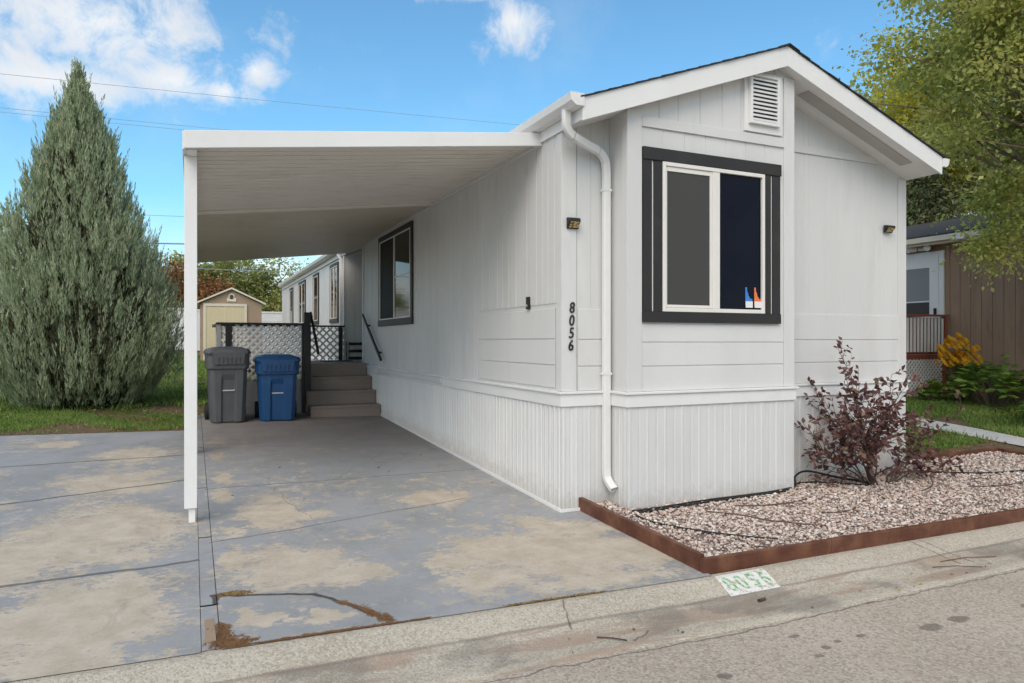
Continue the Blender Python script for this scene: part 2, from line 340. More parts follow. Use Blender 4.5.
def mesh_obj(name, v, faces, mat, parent=None, smooth=False, bevel=0, mi=None, origin=None, uni=None):
    if origin is None:
        lo, hi = v.min(0), v.max(0); origin = Vector(((lo[0]+hi[0])/2, (lo[1]+hi[1])/2, lo[2]))
    origin = Vector(origin)
    v = v - np.array(origin, dtype=np.float32)
    me = bpy.data.meshes.new(name)
    if uni:   # all faces have uni vertices, faces is int array
        nf = len(faces); me.vertices.add(len(v)); me.vertices.foreach_set('co', np.ascontiguousarray(v, dtype=np.float32).ravel())
        me.loops.add(nf*uni); me.loops.foreach_set('vertex_index', np.ascontiguousarray(faces, dtype=np.int32).ravel())
        me.polygons.add(nf); me.polygons.foreach_set('loop_start', np.arange(0, nf*uni, uni, dtype=np.int32))
        me.update(calc_edges=True); me.validate()
    else:
        me.from_pydata([tuple(map(float, q)) for q in v], [], faces)
    ms = mat if isinstance(mat, (list, tuple)) else [mat]
    for m in ms: me.materials.append(m)
    if mi is not None and len(ms) > 1: me.polygons.foreach_set('material_index', mi)
    if smooth: me.polygons.foreach_set('use_smooth', [True]*len(me.polygons))
    me.update()
    o = bpy.data.objects.new(name, me); COL.objects.link(o)
    WORLD[o.name] = origin
    if parent is not None:
        o.parent = parent; o.location = origin - wpos(parent)
    else: o.location = origin
    if bevel:
        b = o.modifiers.new('bevel', 'BEVEL'); b.width = bevel; b.segments = 2; b.limit_method = 'ANGLE'
    return o
def root(name, loc, label, cat, group=None):
    o = bpy.data.objects.new(name, None); COL.objects.link(o); o.location = loc; WORLD[o.name] = Vector(loc); o.empty_display_size = .2
    o['label'] = label; o['category'] = cat
    if group: o['group'] = group
    return o
def tag(o, label=None, cat=None, group=None, kind=None):
    if label: o['label'] = label
    if cat: o['category'] = cat
    if group: o['group'] = group
    if kind: o['kind'] = kind
    return o

# ------------------------------------------------------------------ setting: terrain, road, kerb, driveway
def sheet(name, xs, ys, zf, mat, kind='structure'):
    v = [(x, y, zf(x, y)) for y in ys for x in xs]; n = len(xs)
    f = [(j*n+i, j*n+i+1, (j+1)*n+i+1, (j+1)*n+i) for j in range(len(ys)-1) for i in range(n-1)]
    o = mesh_obj(name, np.array(v, dtype=np.float32), f, mat, smooth=True); o['kind'] = kind; return o
axx = sorted(set([-400, -200, -100, -60, -40, -30, -25] + [round(-20+.5*i, 2) for i in range(81)] + [.04, .09, 3.1, 3.2, 22, 25, 30, 40, 60, 100, 200, 400]))
axy = sorted(set([-300, -100, -50, -20, -10, -6, -4.5, -4, 0, 3, 3.3, 3.6, 3.66] + [round(4+.4*i, 2) for i in range(60)] + [10.79, 10.84, 12.54, 12.58, 30, 33, 36, 45, 60, 100, 200, 500]))
def terr(x, y):
    if y < 3.65: return g(x, 3)-.32 if y > -4.3 else g(x, 3)-.06
    z = g(x, y)
    if (x < 3.2 and y < 10.8) or (.05 < x < 3.12 and y < 12.55): z -= .05      # under the slabs
    elif x < 12 and y < 6.0: z -= .03
    return z
sheet('ground', axx, axy, terr, SOIL)
rx = sorted(set([-60, -30, -20, -12, -8, -4, -2, 0, 1, 2, 3.02, 4, 6, 8, 12, 20, 40, 80]))
sheet('road', rx, [-4.2, -2, 0, 1, 2, 2.8, 3.105], lambda x, y: bx(x)-.148+.02*(3.1-y)*(.5 if y > 0 else .25), ASPH)
# kerb and gutter, one swept profile in jointed lengths
prof = [(3.73, -.069), (3.70, -.067), (3.665, -.064), (3.64, -.068), (3.50, -.112), (3.46, -.124), (3.35, -.150), (3.2, -.152), (3.10, -.142), (3.08, -.20)]
kx = sorted(set([-60, -30, -12] + [round(-8+.4*i, 2) for i in range(60)] + [3.02, 20, 40, 80]))
kv = [(x, y+.006*math.sin(x*3.1)*(1 if y > 3.3 else .5), z+bx(x)) for x in kx for (y, z) in prof]; n = len(prof)
kf = [(i*n+j, i*n+j+1, (i+1)*n+j+1, (i+1)*n+j) for i in range(len(kx)-1) for j in range(n-1)]
o = mesh_obj('kerb', np.array(kv, dtype=np.float32), kf, KERB, smooth=True); o['kind'] = 'structure'
# driveway slabs
dx = [.131, .6, 1.2, 1.8, 2.4, 3.02, 3.10]
def slab(name, xs, ys, up=.0):
    o = sheet(name, xs, ys, lambda x, y: g(x, y)+up, DRIVE); return o
slab('driveway', dx, [3.70, 4.5, 5.43, 7, 9, 11, 12.6])
slab('driveway', [-12, -9, -6, -3, -1, .040], [3.70, 4.5, 5.43, 7, 9, 10.84])
slab('driveway', [3.10, 3.16], [3.70, 4.5, 5.5])
# strip between the slabs: timber then mortar, with gaps
m_ = MB(); 
for (a, b) in ((3.72, 4.28), (4.30, 5.6), (5.62, 7.2), (7.22, 9.4), (9.42, 12.4)):
    m_.add([(.043, a, g(.05, a)-.003), (.127, a, g(.1, a)-.003), (.127, b, g(.1, b)-.003), (.043, b, g(.05, b)-.003)], [(0, 1, 2, 3)])
    pass
o = m_.build('driveway_divider', DRIVE); o['kind'] = 'structure'
m_ = MB(); m_.box(.060, .110, 3.80, 4.29, -.06, -.004); m_.v = [(x, y, z+.012) for x, y, z in m_.v]
tag(m_.build('timber_strip', TAN), 'short bare timber strip set between the two driveway slabs near the kerb', 'timber strip')
# front walk at neighbour
sheet('path', [10.38, 10.65, 10.92], [3.7, 4.5, 5.3, 6, 6.8, 7.6, 8.4, 9.2], lambda x, y: g(x, y)+.012, WALK)

# dirt in the corner
def patch(name, cx, cy, rx_, ry_, h, mat, label, seed, cat='dirt patch'):
    rnd = random.Random(seed); vs = [(cx, cy, g(cx, cy)+h)]; N = 26
    for ring, k in ((.55, .8), (1, .12)):
        for i in range(N):
            a = 2*math.pi*i/N; q = ring*(1+rnd.uniform(-.25, .25)); x = cx+rx_*q*math.cos(a); y = cy+ry_*q*math.sin(a)
            vs.append((x, y, g(x, y)+h*k*rnd.uniform(.6, 1.3)+.002))
    fs = [(0, 1+i, 1+(i+1) % N) for i in range(N)] + [(1+i, 1+N+i, 1+N+(i+1) % N, 1+(i+1) % N) for i in range(N)]
    return tag(mesh_obj(name, np.array(vs, dtype=np.float32), fs, mat, smooth=True), kind='stuff', label=label, cat=cat)

# ------------------------------------------------------------------ siding helpers
def grooved(mb, org, ud, od, u0, u1, z0, ztop, grooves, gw=.011, gd=.008, back=.02):
    """vertical grooved board siding: org + ud*u, outward od. closed thin slab"""
    org = Vector(org); ud = Vector(ud); od = Vector(od)
    if not callable(ztop): zc = ztop; ztop = lambda u: zc
    us = [(u0, 0)]
    for q in sorted(grooves):
        if u0+gw < q < u1-gw: us += [(q-gw/2, 0), (q-gw/2+.0015, -gd), (q+gw/2-.0015, -gd), (q+gw/2, 0)]
    us.append((u1, 0)); vs = []
    for (u, d) in us:
        for dd in (d, -back):
            p = org+ud*u+od*dd
            vs += [(p.x, p.y, z0), (p.x, p.y, ztop(u))]
    fs = []
    for i in range(len(us)-1):
        a = i*4; b = a+4
        fs += [(a, b, b+1, a+1), (a+2, a+3, b+3, b+2), (a+1, b+1, b+3, a+3), (a, a+2, b+2, b)]
    e = (len(us)-1)*4; fs += [(0, 1, 3, 2), (e, e+2, e+3, e+1)]
    mb.add(vs, fs)
def ribbed(mb, org, ud, od, u0, u1, zb, zt, pitch=.085, d=.010, back=.02, seed=3):
    """corrugated skirting: raised ribs pairs"""
    rnd = random.Random(seed)
    org = Vector(org); ud = Vector(ud); od = Vector(od); us = [(u0, 0)]; u = u0+.012
    while u < u1-pitch:
        w = pitch*rnd.uniform(.97, 1.03)
        us += [(u, 0), (u+.006, d), (u+.020, d), (u+.026, 0), (u+w*.52, 0), (u+w*.52+.005, -d*.6), (u+w*.52+.018, -d*.6), (u+w*.52+.023, 0)]
        u += w
    us.append((u1, 0)); vs = []
    for (q, dd) in us:
        for k in (dd, -back):
            p = org+ud*q+od*k; vs += [(p.x, p.y, zb(p.x, p.y)), (p.x, p.y, zt)]
    fs = []
    for i in range(len(us)-1):
        a = i*4; b = a+4; fs += [(a, b, b+1, a+1), (a+2, a+3, b+3, b+2), (a+1, b+1, b+3, a+3), (a, a+2, b+2, b)]
    e = (len(us)-1)*4; fs += [(0, 1, 3, 2), (e, e+2, e+3, e+1)]
    mb.add(vs, fs)
def lapped(mb, org, ud, od, u0, u1, zs, back=.01, lip=.007):
    """horizontal boards between successive zs, each with a shadow line"""
    org = Vector(org); ud = Vector(ud); od = Vector(od); pr = []
    for a, b in zip(zs[:-1], zs[1:]): pr += [(a, -.004), (a+.004, lip), (b-.012, lip*.5), (b-.006, -.004)]
    pr = pr + [(zs[-1], -.004), (zs[-1], -back), (zs[0], -back)]
    poly = [tuple(org+ud*u0+od*d+Vector((0, 0, z))) for z, d in pr]
    mb.prism(poly, ud, u1-u0)

# ------------------------------------------------------------------ the mobile home
XA, YA, XR, YB = 2.97, 5.43, 7.424, 5.133
XBL, XBR = 3.459, 5.384
XM, ZR = 5.195, 4.331     # ridge
SL = (4.331-3.514)/(5.195-2.93)
def rtop(x): return ZR-SL*abs(x-XM)
def sof(x): return rtop(x)-.175
home = root('mobile_home', (5.2, 14, g(5.2, 14)), 'long pale grey single-storey mobile home with black trimmed windows and house number 8056', 'house')
YE = 26.4
m_ = MB()   # closed core behind the siding (front part and rear part either side of the porch recess)
c0 = .03
def corebox(x0, x1, y0, y1):
    xs = [x0, XM, x1] if x0 < XM < x1 else [x0, x1]
    poly = [(x0, y0, 0.02), (x1, y0, .02), (x1, y0, sof(x1)-.01)] + ([(XM, y0, sof(XM)-.01)] if len(xs) == 3 else []) + [(x0, y0, sof(x0)-.01)]
    m_.prism(poly, (0, 1, 0), y1-y0)
corebox(XA+c0, XR-c0, YA+c0, 13.33)
corebox(4.1, XR-c0, 13.331, 15.139)
corebox(XA+c0, XR-c0, 15.14, YE)
corebox(XBL+c0, XBR-c0, YB+c0, YA+c0)
m_.build('wall', WHITE, home)
# side siding
sg = [5.565, 5.691, 5.80, 5.928, 6.134, 6.383, 6.571, 6.72, 6.856, 7.077, 7.289]
y = 7.45
pat = [.10, .20, .06, .30, .08, .22, .12, .29]; k = 0
while y < 26: sg.append(y); y += pat[k % 8]; k += 1
m_ = MB()
grooved(m_, (XA, 0, 0), (0, 1, 0), (-1, 0, 0), YA+.021, 13.329, 1.05, 3.36, [q for q in sg if q < 5.5 or q > 7.4], .012, .008)
grooved(m_, (XA-.006, 0, 0), (0, 1, 0), (-1, 0, 0), 5.50, 7.39, 1.845, 3.36, [q for q in sg if q < 7.39], .012, .009, .004)
grooved(m_, (XA, 0, 0), (0, 1, 0), (-1, 0, 0), 15.141, YE, 1.05, 3.36, [q for q in sg if q > 15.2])
# recess side walls
grooved(m_, (0, 15.12, 0), (1, 0, 0), (0, -1, 0), XA, 4.1, 1.05, 3.36, [3.2, 3.35, 3.6, 3.8])
grooved(m_, (0, 13.35, 0), (1, 0, 0), (0, 1, 0), XA, 4.1, 1.05, 3.36, [3.3, 3.6, 3.8])
m_.build('side_siding', WHITE, home)
m_ = MB(); lapped(m_, (XA-.003, 0, 0), (0, 1, 0), (-1, 0, 0), 5.55, 7.37, [1.083, 1.29, 1.525, 1.81], .0, .009)
m_.build('lap_siding', WHITE, home)
# front siding
def zt(u): return sof(u)+.01
m_ = MB()
fg = [3.06+.0, 3.18, 3.29]
grooved(m_, (0, YA, 0), (1, 0, 0), (0, -1, 0), XA, XBL-.001, 1.05, zt, [3.115, 3.26, 3.40], .008, .005)
def grooved_g(m, y, u0, u1, z0, z1, gr, gw=.009, gd=.006): grooved(m, (0, y, 0), (1, 0, 0), (0, -1, 0), u0, u1, z0, z1, gr, gw, gd)
grooved_g(m_, YA, XBR+.001, XR, 1.80, lambda u: zt(u), [5.62, 5.86, 5.93, 6.2, 6.38, 6.46, 6.75, 6.95, 7.05], .006, .003)
grooved_g(m_, YA, XBR+.001, XR, 1.05, 1.80, [])
# bay: above window up to gable (split at the ridge), beside, below
gy = [3.788, 3.997, 4.246, 4.504, 4.73, 4.95, 5.15]
grooved_g(m_, YB, XBL, XM, 3.395, zt, gy); grooved_g(m_, YB, XM, XBR, 3.395, zt, [])
grooved_g(m_, YB, XBL, XBR, 1.05, 3.395, [3.83, 4.07, 4.31, 4.55, 4.79, 5.03], .008, .005)
# bay returns
grooved(m_, (XBL, 0, 0), (0, 1, 0), (-1, 0, 0), YB+.021, YA, 1.05, zt(XBL), [], back=.02)
grooved(m_, (XBR, 0, 0), (0, 1, 0), (1, 0, 0), YB+.021, YA, 1.05, zt(XBR), [], back=.02)
m_.build('front_siding', WHITE, home)
m_ = MB()
LZ = [1.058, 1.28, 1.52, 1.80]
lapped(m_, (0, YB-.002, 0), (1, 0, 0), (0, -1, 0), 3.60, 5.262, [1.058, 1.283, 1.495, 1.668], .0, .008)
lapped(m_, (0, YA-.002, 0), (1, 0, 0), (0, -1, 0), 5.40, 7.31, LZ, .0, .008)
lapped(m_, (0, YA-.002, 0), (1, 0, 0), (0, -1, 0), 3.125, 3.44, LZ, .0, .008)
m_.build('lap_siding', WHITE, home)
# corner boards & trims
e = .016
def trimp(name, *bxs):
    m_ = MB()
    for q in bxs: m_.box(*q)
    m_.build(name, WHITE, home, bevel=.002)
trimp('corner_board', (XA-e, XA+.13, YA-e, YA-.001, 1.06, sof(XA)), (XA-e, XA-.001, YA-.001, YA+.075, 1.06, 3.34))
trimp('corner_board', (XBL-e, 3.595, YB-e, YB-.001, 1.06, sof(3.5)-.02), (XBL-e, XBL-.001, YB-.001, YB+.07, 1.06, 3.50))
trimp('corner_board', (5.265, XBR+e, YB-e, YB-.001, 1.06, sof(5.384)-.01), (XBR+.001, XBR+e, YB-.001, YB+.06, 1.06, sof(5.384)-.01))
trimp('corner_board', (XR-.115, XR+e, YA-e, YA-.001, 1.06, sof(XR)), (XR+.001, XR+e, YA-.001, YA+.09, 1.06, sof(XR)))
trimp('frieze_board', (3.597, 5.263, YB-e-.002, YB-.001, 3.395, 3.485))
trimp('frieze_board', (XBR+.02, XR-.117, YA-e, YA-.001, 3.48, 3.56))
trimp('corner_board', (XA-.016, XA-.001, 13.25, 13.352, 1.06, 3.34))
trimp('corner_board', (XA-.016, XA-.001, 15.105, 15.22, 1.06, 3.34))
trimp('corner_board', (XA-.016, XA-.001, YE-.1, YE, 1.06, 3.34))
# belt band: lower board plus upper lip, runs along side and the stepped front
m_ = MB()
def belt(z0, z1, d):
    m_.box(XA-d, XA-.001, YA, 13.3, z0, z1); m_.box(XA-d, XA-.001, 15.15, YE, z0, z1)
    m_.box(XA-d, XBL-d-.001, YA-d, YA-.001, z0, z1)
    m_.box(XBL-d, XBR+d, YB-d, YB-.001, z0, z1)
    m_.box(XBL-d, XBL-.001, YB-.001, YA-.001, z0, z1); m_.box(XBR+.001, XBR+d, YB-.001, YA-.001, z0, z1)
    m_.box(XBR+d+.001, XR+d, YA-d, YA-.001, z0, z1)
    m_.box(XR+.001, XR+d, YA-.001, YE, z0, z1)
belt(.925, 1.035, .030); belt(1.036, 1.058, .048)
m_.build('belt_trim', TRIM, home, bevel=.004)
m_ = MB(); m_.box(XA-.055, XA-.031, 8.6, 12.0, .955, 1.03)
m_.build('belt_cover', WHITE, home, bevel=.01)
# skirting
zb = lambda x, y: g(x, y)+.004
m_ = MB()
ribbed(m_, (XA-.012, 0, 0), (0, 1, 0), (-1, 0, 0), YA+.009, 13.4, zb, .925, .088, .010)
ribbed(m_, (XA-.012, 0, 0), (0, 1, 0), (-1, 0, 0), 15.0, YE, zb, .925, .088)
m_.build('side_skirting', SKIRT, home)
m_ = MB()
ribbed(m_, (0, YA-.012, 0), (1, 0, 0), (0, -1, 0), XA-.012, XBL-.013, zb, .925, .13, .005)
ribbed(m_, (0, YB-.012, 0), (1, 0, 0), (0, -1, 0), XBL-.012, XBR+.012, zb, .925, .19, .005)
ribbed(m_, (XBL-.012, 0, 0), (0, 1, 0), (-1, 0, 0), YB+.009, YA-.013, zb, .925, .09, .005)
ribbed(m_, (XBR+.012, 0, 0), (0, 1, 0), (1, 0, 0), YB+.009, YA-.013, zb, .925, .09, .005)
ribbed(m_, (0, YA-.012, 0), (1, 0, 0), (0, -1, 0), XBR+.013, XR+.01, zb, .925, .19, .005)
m_.build('front_skirting', SKIRT, home)
m_ = MB()   # bottom rail of the skirting
def rail(x0, y0, x1, y1):
    a = Vector((x0, y0, g(x0, y0)+.014)); b = Vector((x1, y1, g(x1, y1)+.014)); m_.bar(a, b, .022, .026)
rail(XA-.028, YA-.03, XA-.028, 13.4); rail(XBL-.028, YB-.03, XBR+.03, YB-.03); rail(XBR+.04, YA-.03, XR+.02, YA-.03)
rail(XA-.03, YA-.03, XBL-.03, YA-.03); rail(XBL-.028, YB-.03, XBL-.028, YA-.03)
m_.build('skirting_rail', TRIM, home)

# roof
m_ = MB()   # soffit / roof box
m_.prism([(2.955, 5.025, sof(2.955)), (XM, 5.025, sof(XM)), (7.435, 5.025, sof(7.435)), (7.435, 5.025, rtop(7.435)-.004), (XM, 5.025, rtop(XM)-.004), (2.955, 5.025, rtop(2.955)-.004)], (0, 1, 0), YE-5.02)
roof = m_.build('roof', TRIM, home)
m_ = MB()   # rake fascia boards
for (xa, xb) in ((2.93, XM), (XM, 7.455)):
    m_.prism([(xa, 5.0, rtop(xa)-.19), (xb, 5.0, rtop(xb)-.19), (xb, 5.0, rtop(xb)), (xa, 5.0, rtop(xa))], (0, 1, 0), .024)
m_.build('fascia', TRIM, roof, bevel=.002)
m_ = MB()
m_.box(2.94, 2.954, 5.025, YE, 3.345, 3.50); m_.box(7.436, 7.452, 5.025, YE, 3.345, 3.50)
m_.build('eave_fascia', TRIM, roof)
m_ = MB()   # shingles: courses with slight butt thickness, toothed along the rake
rnd = random.Random(5)
for side in (-1, 1):
    x_e = 2.90 if side < 0 else 7.485
    n = 17; L = XM-x_e
    for i in range(n):
        xa = x_e+L*i/n; xb = x_e+L*(i+1)/n+L/n*.06
        if i == n-1: xb = XM
        za, zb_ = rtop(xa)+.016, rtop(xb)+.006
        y0 = 4.982+rnd.uniform(-.006, .004)
        m_.prism([(xa, y0, za-.014), (xb, y0, zb_-.005), (xb, y0, zb_+.004), (xa, y0, za)], (0, 1, 0), YE+.05-y0)
m_.prism([(XM-.13, 4.975, rtop(XM-.13)+.012), (XM, 4.975, ZR+.013), (XM+.13, 4.975, rtop(XM+.13)+.012), (XM+.13, 4.975, rtop(XM+.13)+.018), (XM, 4.975, ZR+.021), (XM-.13, 4.975, rtop(XM-.13)+.018)], (0, 1, 0), YE-4.9)
m_.build('shingles', SHINGLE, roof)
# soffit vent strip under right rake
m_ = MB()
def sofpt(x, y, d=.004): return (x, y, sof(x)-d)
m_.prism([sofpt(5.60, 5.13), sofpt(7.14, 5.13), sofpt(7.14, 5.27), sofpt(5.60, 5.27)], (0, 0, 1), -.004)
m_.build('soffit_vent', VENTG, roof)
# gutters
m_ = MB()
gp = [(2.935, 3.44), (2.86, 3.44), (2.815, 3.475), (2.80, 3.535), (2.806, 3.54), (2.812, 3.532), (2.822, 3.482), (2.862, 3.447), (2.928, 3.447), (2.928, 3.525), (2.935, 3.525)]
m_.prism([(x, 4.99, z) for x, z in gp], (0, 1, 0), YE-4.99)
m_.prism([(2.935, 4.985, 3.438), (2.858, 4.985, 3.438), (2.812, 4.985, 3.474), (2.797, 4.985, 3.54), (2.935, 4.985, 3.54)], (0, 1, 0), .005)
m_.prism([(7.395+.063, 4.985, 3.41), (7.51, 4.985, 3.41), (7.545, 4.985, 3.44), (7.555, 4.985, 3.50), (7.458, 4.985, 3.50)], (0, 1, 0), YE-5.0)
m_.build('gutter', TRIM, home)
# downspout
def rectpipe(mb, pts, w, d):
    for a, b in zip(pts[:-1], pts[1:]): mb.bar(a, b, w, d, up=(0, -1, .0001))
m_ = MB()
P = [(2.872, 5.18, 3.46), (2.872, 5.18, 3.37), (2.885, 5.19, 3.31), (2.93, 5.205, 3.265), (3.00, 5.225, 3.24), (3.12, 5.27, 3.215), (3.25, 5.32, 3.195), (3.33, 5.35, 3.165), (3.38, 5.37, 3.105), (3.392, 5.377, 3.02), (3.392, 5.377, .36), (3.392, 5.37, .29), (3.397, 5.335, .235), (3.405, 5.27, .185)]
def sweep(mb, P, w, d, side=(1, 0, 0)):
    P = [Vector(p) for p in P]; rings = []
    for i, p in enumerate(P):
        t_ = (P[min(i+1, len(P)-1)]-P[max(i-1, 0)]).normalized()
        a = Vector((0, 1, 0)).cross(t_)
        a = a.normalized() if a.length > .2 else Vector((1, 0, 0))
        if a.dot(Vector((1, 0, 0))) < 0 and abs(a.x) > .3: a = -a
        b = t_.cross(a).normalized()
        c = .22; ring = []
        for (i_, j_) in ((-1, -1+c), (-1+c, -1), (1-c, -1), (1, -1+c), (1, 1-c), (1-c, 1), (-1+c, 1), (-1, 1-c)):
            ring.append(p+a*i_*w/2+b*j_*d/2)
        rings.append(ring)
    n = 8; vs = [q for r_ in rings for q in r_]
    fs = [(i*n+k, i*n+(k+1) % n, (i+1)*n+(k+1) % n, (i+1)*n+k) for i in range(len(P)-1) for k in range(n)]
    fs.append(tuple(range(n))[::-1])
    mb.add(vs, fs)
def smooth_path(P, k=5):
    P = [Vector(p) for p in P]; out = []
    for i in range(len(P)-1):
        a, b, c, d = P[max(i-1, 0)], P[i], P[i+1], P[min(i+2, len(P)-1)]
        if (c-b).length > .6: out.append(b.copy()); continue
        for j in range(k):
            u = j/k; out.append(.5*((2*b)+(-a+c)*u+(2*a-5*b+4*c-d)*u*u+(-a+3*b-3*c+d)*u**3) if (b-a).length < .6 and (d-c).length < .6 else b.lerp(c, u))
    return out+[P[-1]]
sweep(m_, smooth_path(P), .068, .052)
ds = m_.build('downspout', TRIM, home, bevel=0)
for z in (2.85, 1.20):
    m_ = MB(); m_.box(3.352, 3.434, 5.348, 5.412, z, z+.02); m_.build('strap', TRIM, ds)
# rear downspout at the recess
m_ = MB(); sweep(m_, [(2.87, 15.3, 3.44), (2.875, 15.3, 3.36), (2.93, 15.28, 3.26), (2.935, 15.28, 1.2)], .07, .05); m_.build('downspout', TRIM, home)

# gable vent
m_ = MB(); m_.box(4.758, 5.235, YB-.026, YB-.001, 3.50, 4.075)
vent = m_.build('gable_vent', TRIM, home, bevel=.003)
m_ = MB(); m_.box(4.83, 5.14, YB-.032, YB-.027, 3.59, 4.02); m_.build('backing', LOUVRE, vent)
for k in range(11):
    z = 3.60+k*.0385; m_ = MB()
    m_.prism([(4.83, YB-.033, z+.036), (4.83, YB-.060, z+.012), (4.83, YB-.058, z+.001), (4.83, YB-.033, z+.024)], (1, 0, 0), .31)
    if k == 0: lv = MB()
    lv.v += m_.v; n0 = len(lv.v)-len(m_.v); lv.f += [tuple(i+n0 for i in f) for f in m_.f]; lv.mi += m_.mi
lv.build('louvre', TRIM, vent)
m_ = MB(); m_.box(4.80, 4.829, YB-.062, YB-.027, 3.57, 4.04); m_.box(5.141, 5.17, YB-.062, YB-.027, 3.57, 4.04); m_.box(4.83, 5.14, YB-.062, YB-.027, 4.022, 4.04); m_.box(4.83, 5.14, YB-.062, YB-.027, 3.57, 3.598)
m_.build('vent_frame', TRIM, vent, bevel=.002)

# front window
m_ = MB(); y0, y1 = YB-.026, YB-.001
m_.box(3.600, 5.212, YB-.036, y1, 3.105, 3.215); m_.box(3.598, 5.205, YB-.036, y1, 1.672, 1.765)
for (a, b) in ((3.603, 3.695), (3.716, 3.806), (5.005, 5.085), (5.106, 5.205)): m_.box(a, b, y0, y1, 1.766, 3.104)
win = m_.build('front_window', BLACKT, home, bevel=.002)
m_ = MB(); y0 = YB-.034
m_.box(3.696, 3.715, YB-.016, y1, 1.766, 3.104); m_.box(5.086, 5.105, YB-.016, y1, 1.766, 3.104)
m_.box(3.808, 3.842, y0, y1, 1.767, 3.103); m_.box(4.970, 5.003, y0, y1, 1.767, 3.103)
m_.box(3.843, 4.969, y0, y1, 3.068, 3.103); m_.box(3.843, 4.969, y0, y1, 1.767, 1.803)
m_.box(4.375, 4.455, y0+.004, y1, 1.804, 3.067)
m_.box(3.846, 3.862, y0+.012, y1, 1.806, 3.066); m_.box(4.345, 4.374, y0+.01, y1, 1.806, 3.066); m_.box(3.863, 4.344, y0+.012, y1, 3.025, 3.066); m_.box(3.863, 4.344, y0+.012, y1, 1.806, 1.83)
m_.build('frame', BRIGHT, win, bevel=.003)
m_ = MB(); m_.box(3.863, 4.344, YB-.014, y1, 1.831, 3.024); m_.build('insect_screen', SCREEN, win)
m_ = MB(); m_.box(4.456, 4.969, YB-.010, y1, 1.804, 3.067); m_.build('pane', GLASSF, win)
# stickers low in the pane: tall stepped shapes on white bases
ih = [(0, 0), (1, 0), (1, .36), (.72, .36), (.6, .46), (.46, .52), (.40, .66), (.24, .8), (.22, 1), (0, 1)]
for (x0, mt) in ((4.775, BLUEST), (4.885, ORANGEST)):
    m_ = MB(); m_.prism([(x0+.085*a, YB-.0145, 1.845+.17*b) for a, b in ih], (0, 1, 0), .003); st = m_.build('sticker', mt, win)
    m_ = MB(); m_.box(x0+.002, x0+.088, YB-.0175, YB-.0150, 1.822, 1.882); m_.build('sticker_base', WHITEST, st)

# side windows
def side_window(y0, y1, z0, z1, mode, tw=.075):
    m_ = MB(); x1 = XA-.010
    m_.box(XA-.030, x1, y0, y1, z1-tw, z1); m_.box(XA-.036, x1, y0-.01, y1+.01, z0, z0+tw*1.2)
    m_.box(XA-.030, x1, y0, y0+tw, z0+tw*1.2+.001, z1-tw-.001); m_.box(XA-.030, x1, y1-tw, y1, z0+tw*1.2+.001, z1-tw-.001)
    w = m_.build('side_window', BLACKT, home, bevel=.002)
    a, b, c, d = y0+tw+.002, y1-tw-.002, z0+tw*1.2+.002, z1-tw-.002
    m_ = MB(); f = .018; xf = XA-.034
    m_.box(xf, x1, a, a+f, c, d); m_.box(xf, x1, b-f, b, c, d); m_.box(xf, x1, a+f+.001, b-f-.001, d-f, d); m_.box(xf, x1, a+f+.001, b-f-.001, c, c+f)
    mid = (a+b)/2
    if mode != 'narrow': m_.box(xf+.003, x1, mid-.018, mid+.018, c+f+.001, d-f-.001)
    if mode == 'big': m_.box(xf+.012, x1, a+f+.001, mid-.019, (c+d)/2-.008, (c+d)/2+.008)
    m_.build('frame', BRIGHT, w, bevel=.002)
    if mode == 'big':
        m_ = MB(); m_.box(XA-.016, x1-.001, a+f, mid, c+f, d-f); m_.build('pane', GLASSM, w)
        m_ = MB(); m_.box(XA-.018, x1-.001, mid+.001, b-f, c+f, d-f); m_.build('insect_screen', SCREENB, w)
    else:
        m_ = MB(); m_.box(XA-.016, x1-.001, a+f, b-f, c+f, d-f); m_.build('pane', GLASSM, w)
side_window(9.98, 12.02, 1.76, 3.285, 'big', .085)
side_window(15.75, 16.75, 1.93, 3.28, 'two')
side_window(18.4, 19.3, 1.95, 3.28, 'narrow')
side_window(20.7, 22.1, 1.95, 3.28, 'two')
side_window(23.4, 24.25, 1.95, 3.25, 'narrow')
# back door in the recess, facing left
m_ = MB(); m_.box(4.06, 4.098, 13.75, 14.65, 1.13, 3.13); bd_ = m_.build('door', TRIM, home, bevel=.004)
m_ = MB(); m_.tube([(4.055, 13.85, 2.1), (4.0, 13.85, 2.1)], .022, 10); m_.build('handle', BRONZE, bd_)

# wall lights, doorbell, numbers
def wall_light(x, z, w, h, parent):
    m_ = MB(); y = YA-.017
    m_.prism([(x-w/2, y, z-h/2), (x-w/2, y, z+h/2), (x-w/2, y-.055, z+h/2-.008), (x-w/2, y-.062, z+h*.12), (x-w/2, y-.03, z-h*.2), (x-w/2, y-.02, z-h/2)], (1, 0, 0), w)
    l = m_.build('wall_light', BRONZE, parent, bevel=.006)
    m_ = MB(); m_.prism([(x-w*.4, y-.029, z-h*.42), (x-w*.4, y-.052, z-h*.15), (x-w*.4, y-.066, z+h*.04), (x-w*.4, y-.055, z+h*.1), (x-w*.4, y-.02, z-h*.42)], (1, 0, 0), w*.8)
    m_.build('lens', GOLD, l, bevel=.004)
wall_light(3.058, 2.545, .115, .10, home); wall_light(7.12, 2.765, .125, .085, home)
m_ = MB(); m_.box(XA-.034, XA-.007, 6.055, 6.105, 1.81, 1.93); db = m_.build('doorbell', BRONZE, home, bevel=.004)
m_ = MB(); m_.tube([(XA-.034, 6.08, 1.845), (XA-.038, 6.08, 1.845)], .012, 14); m_.build('button', STEEL, db)
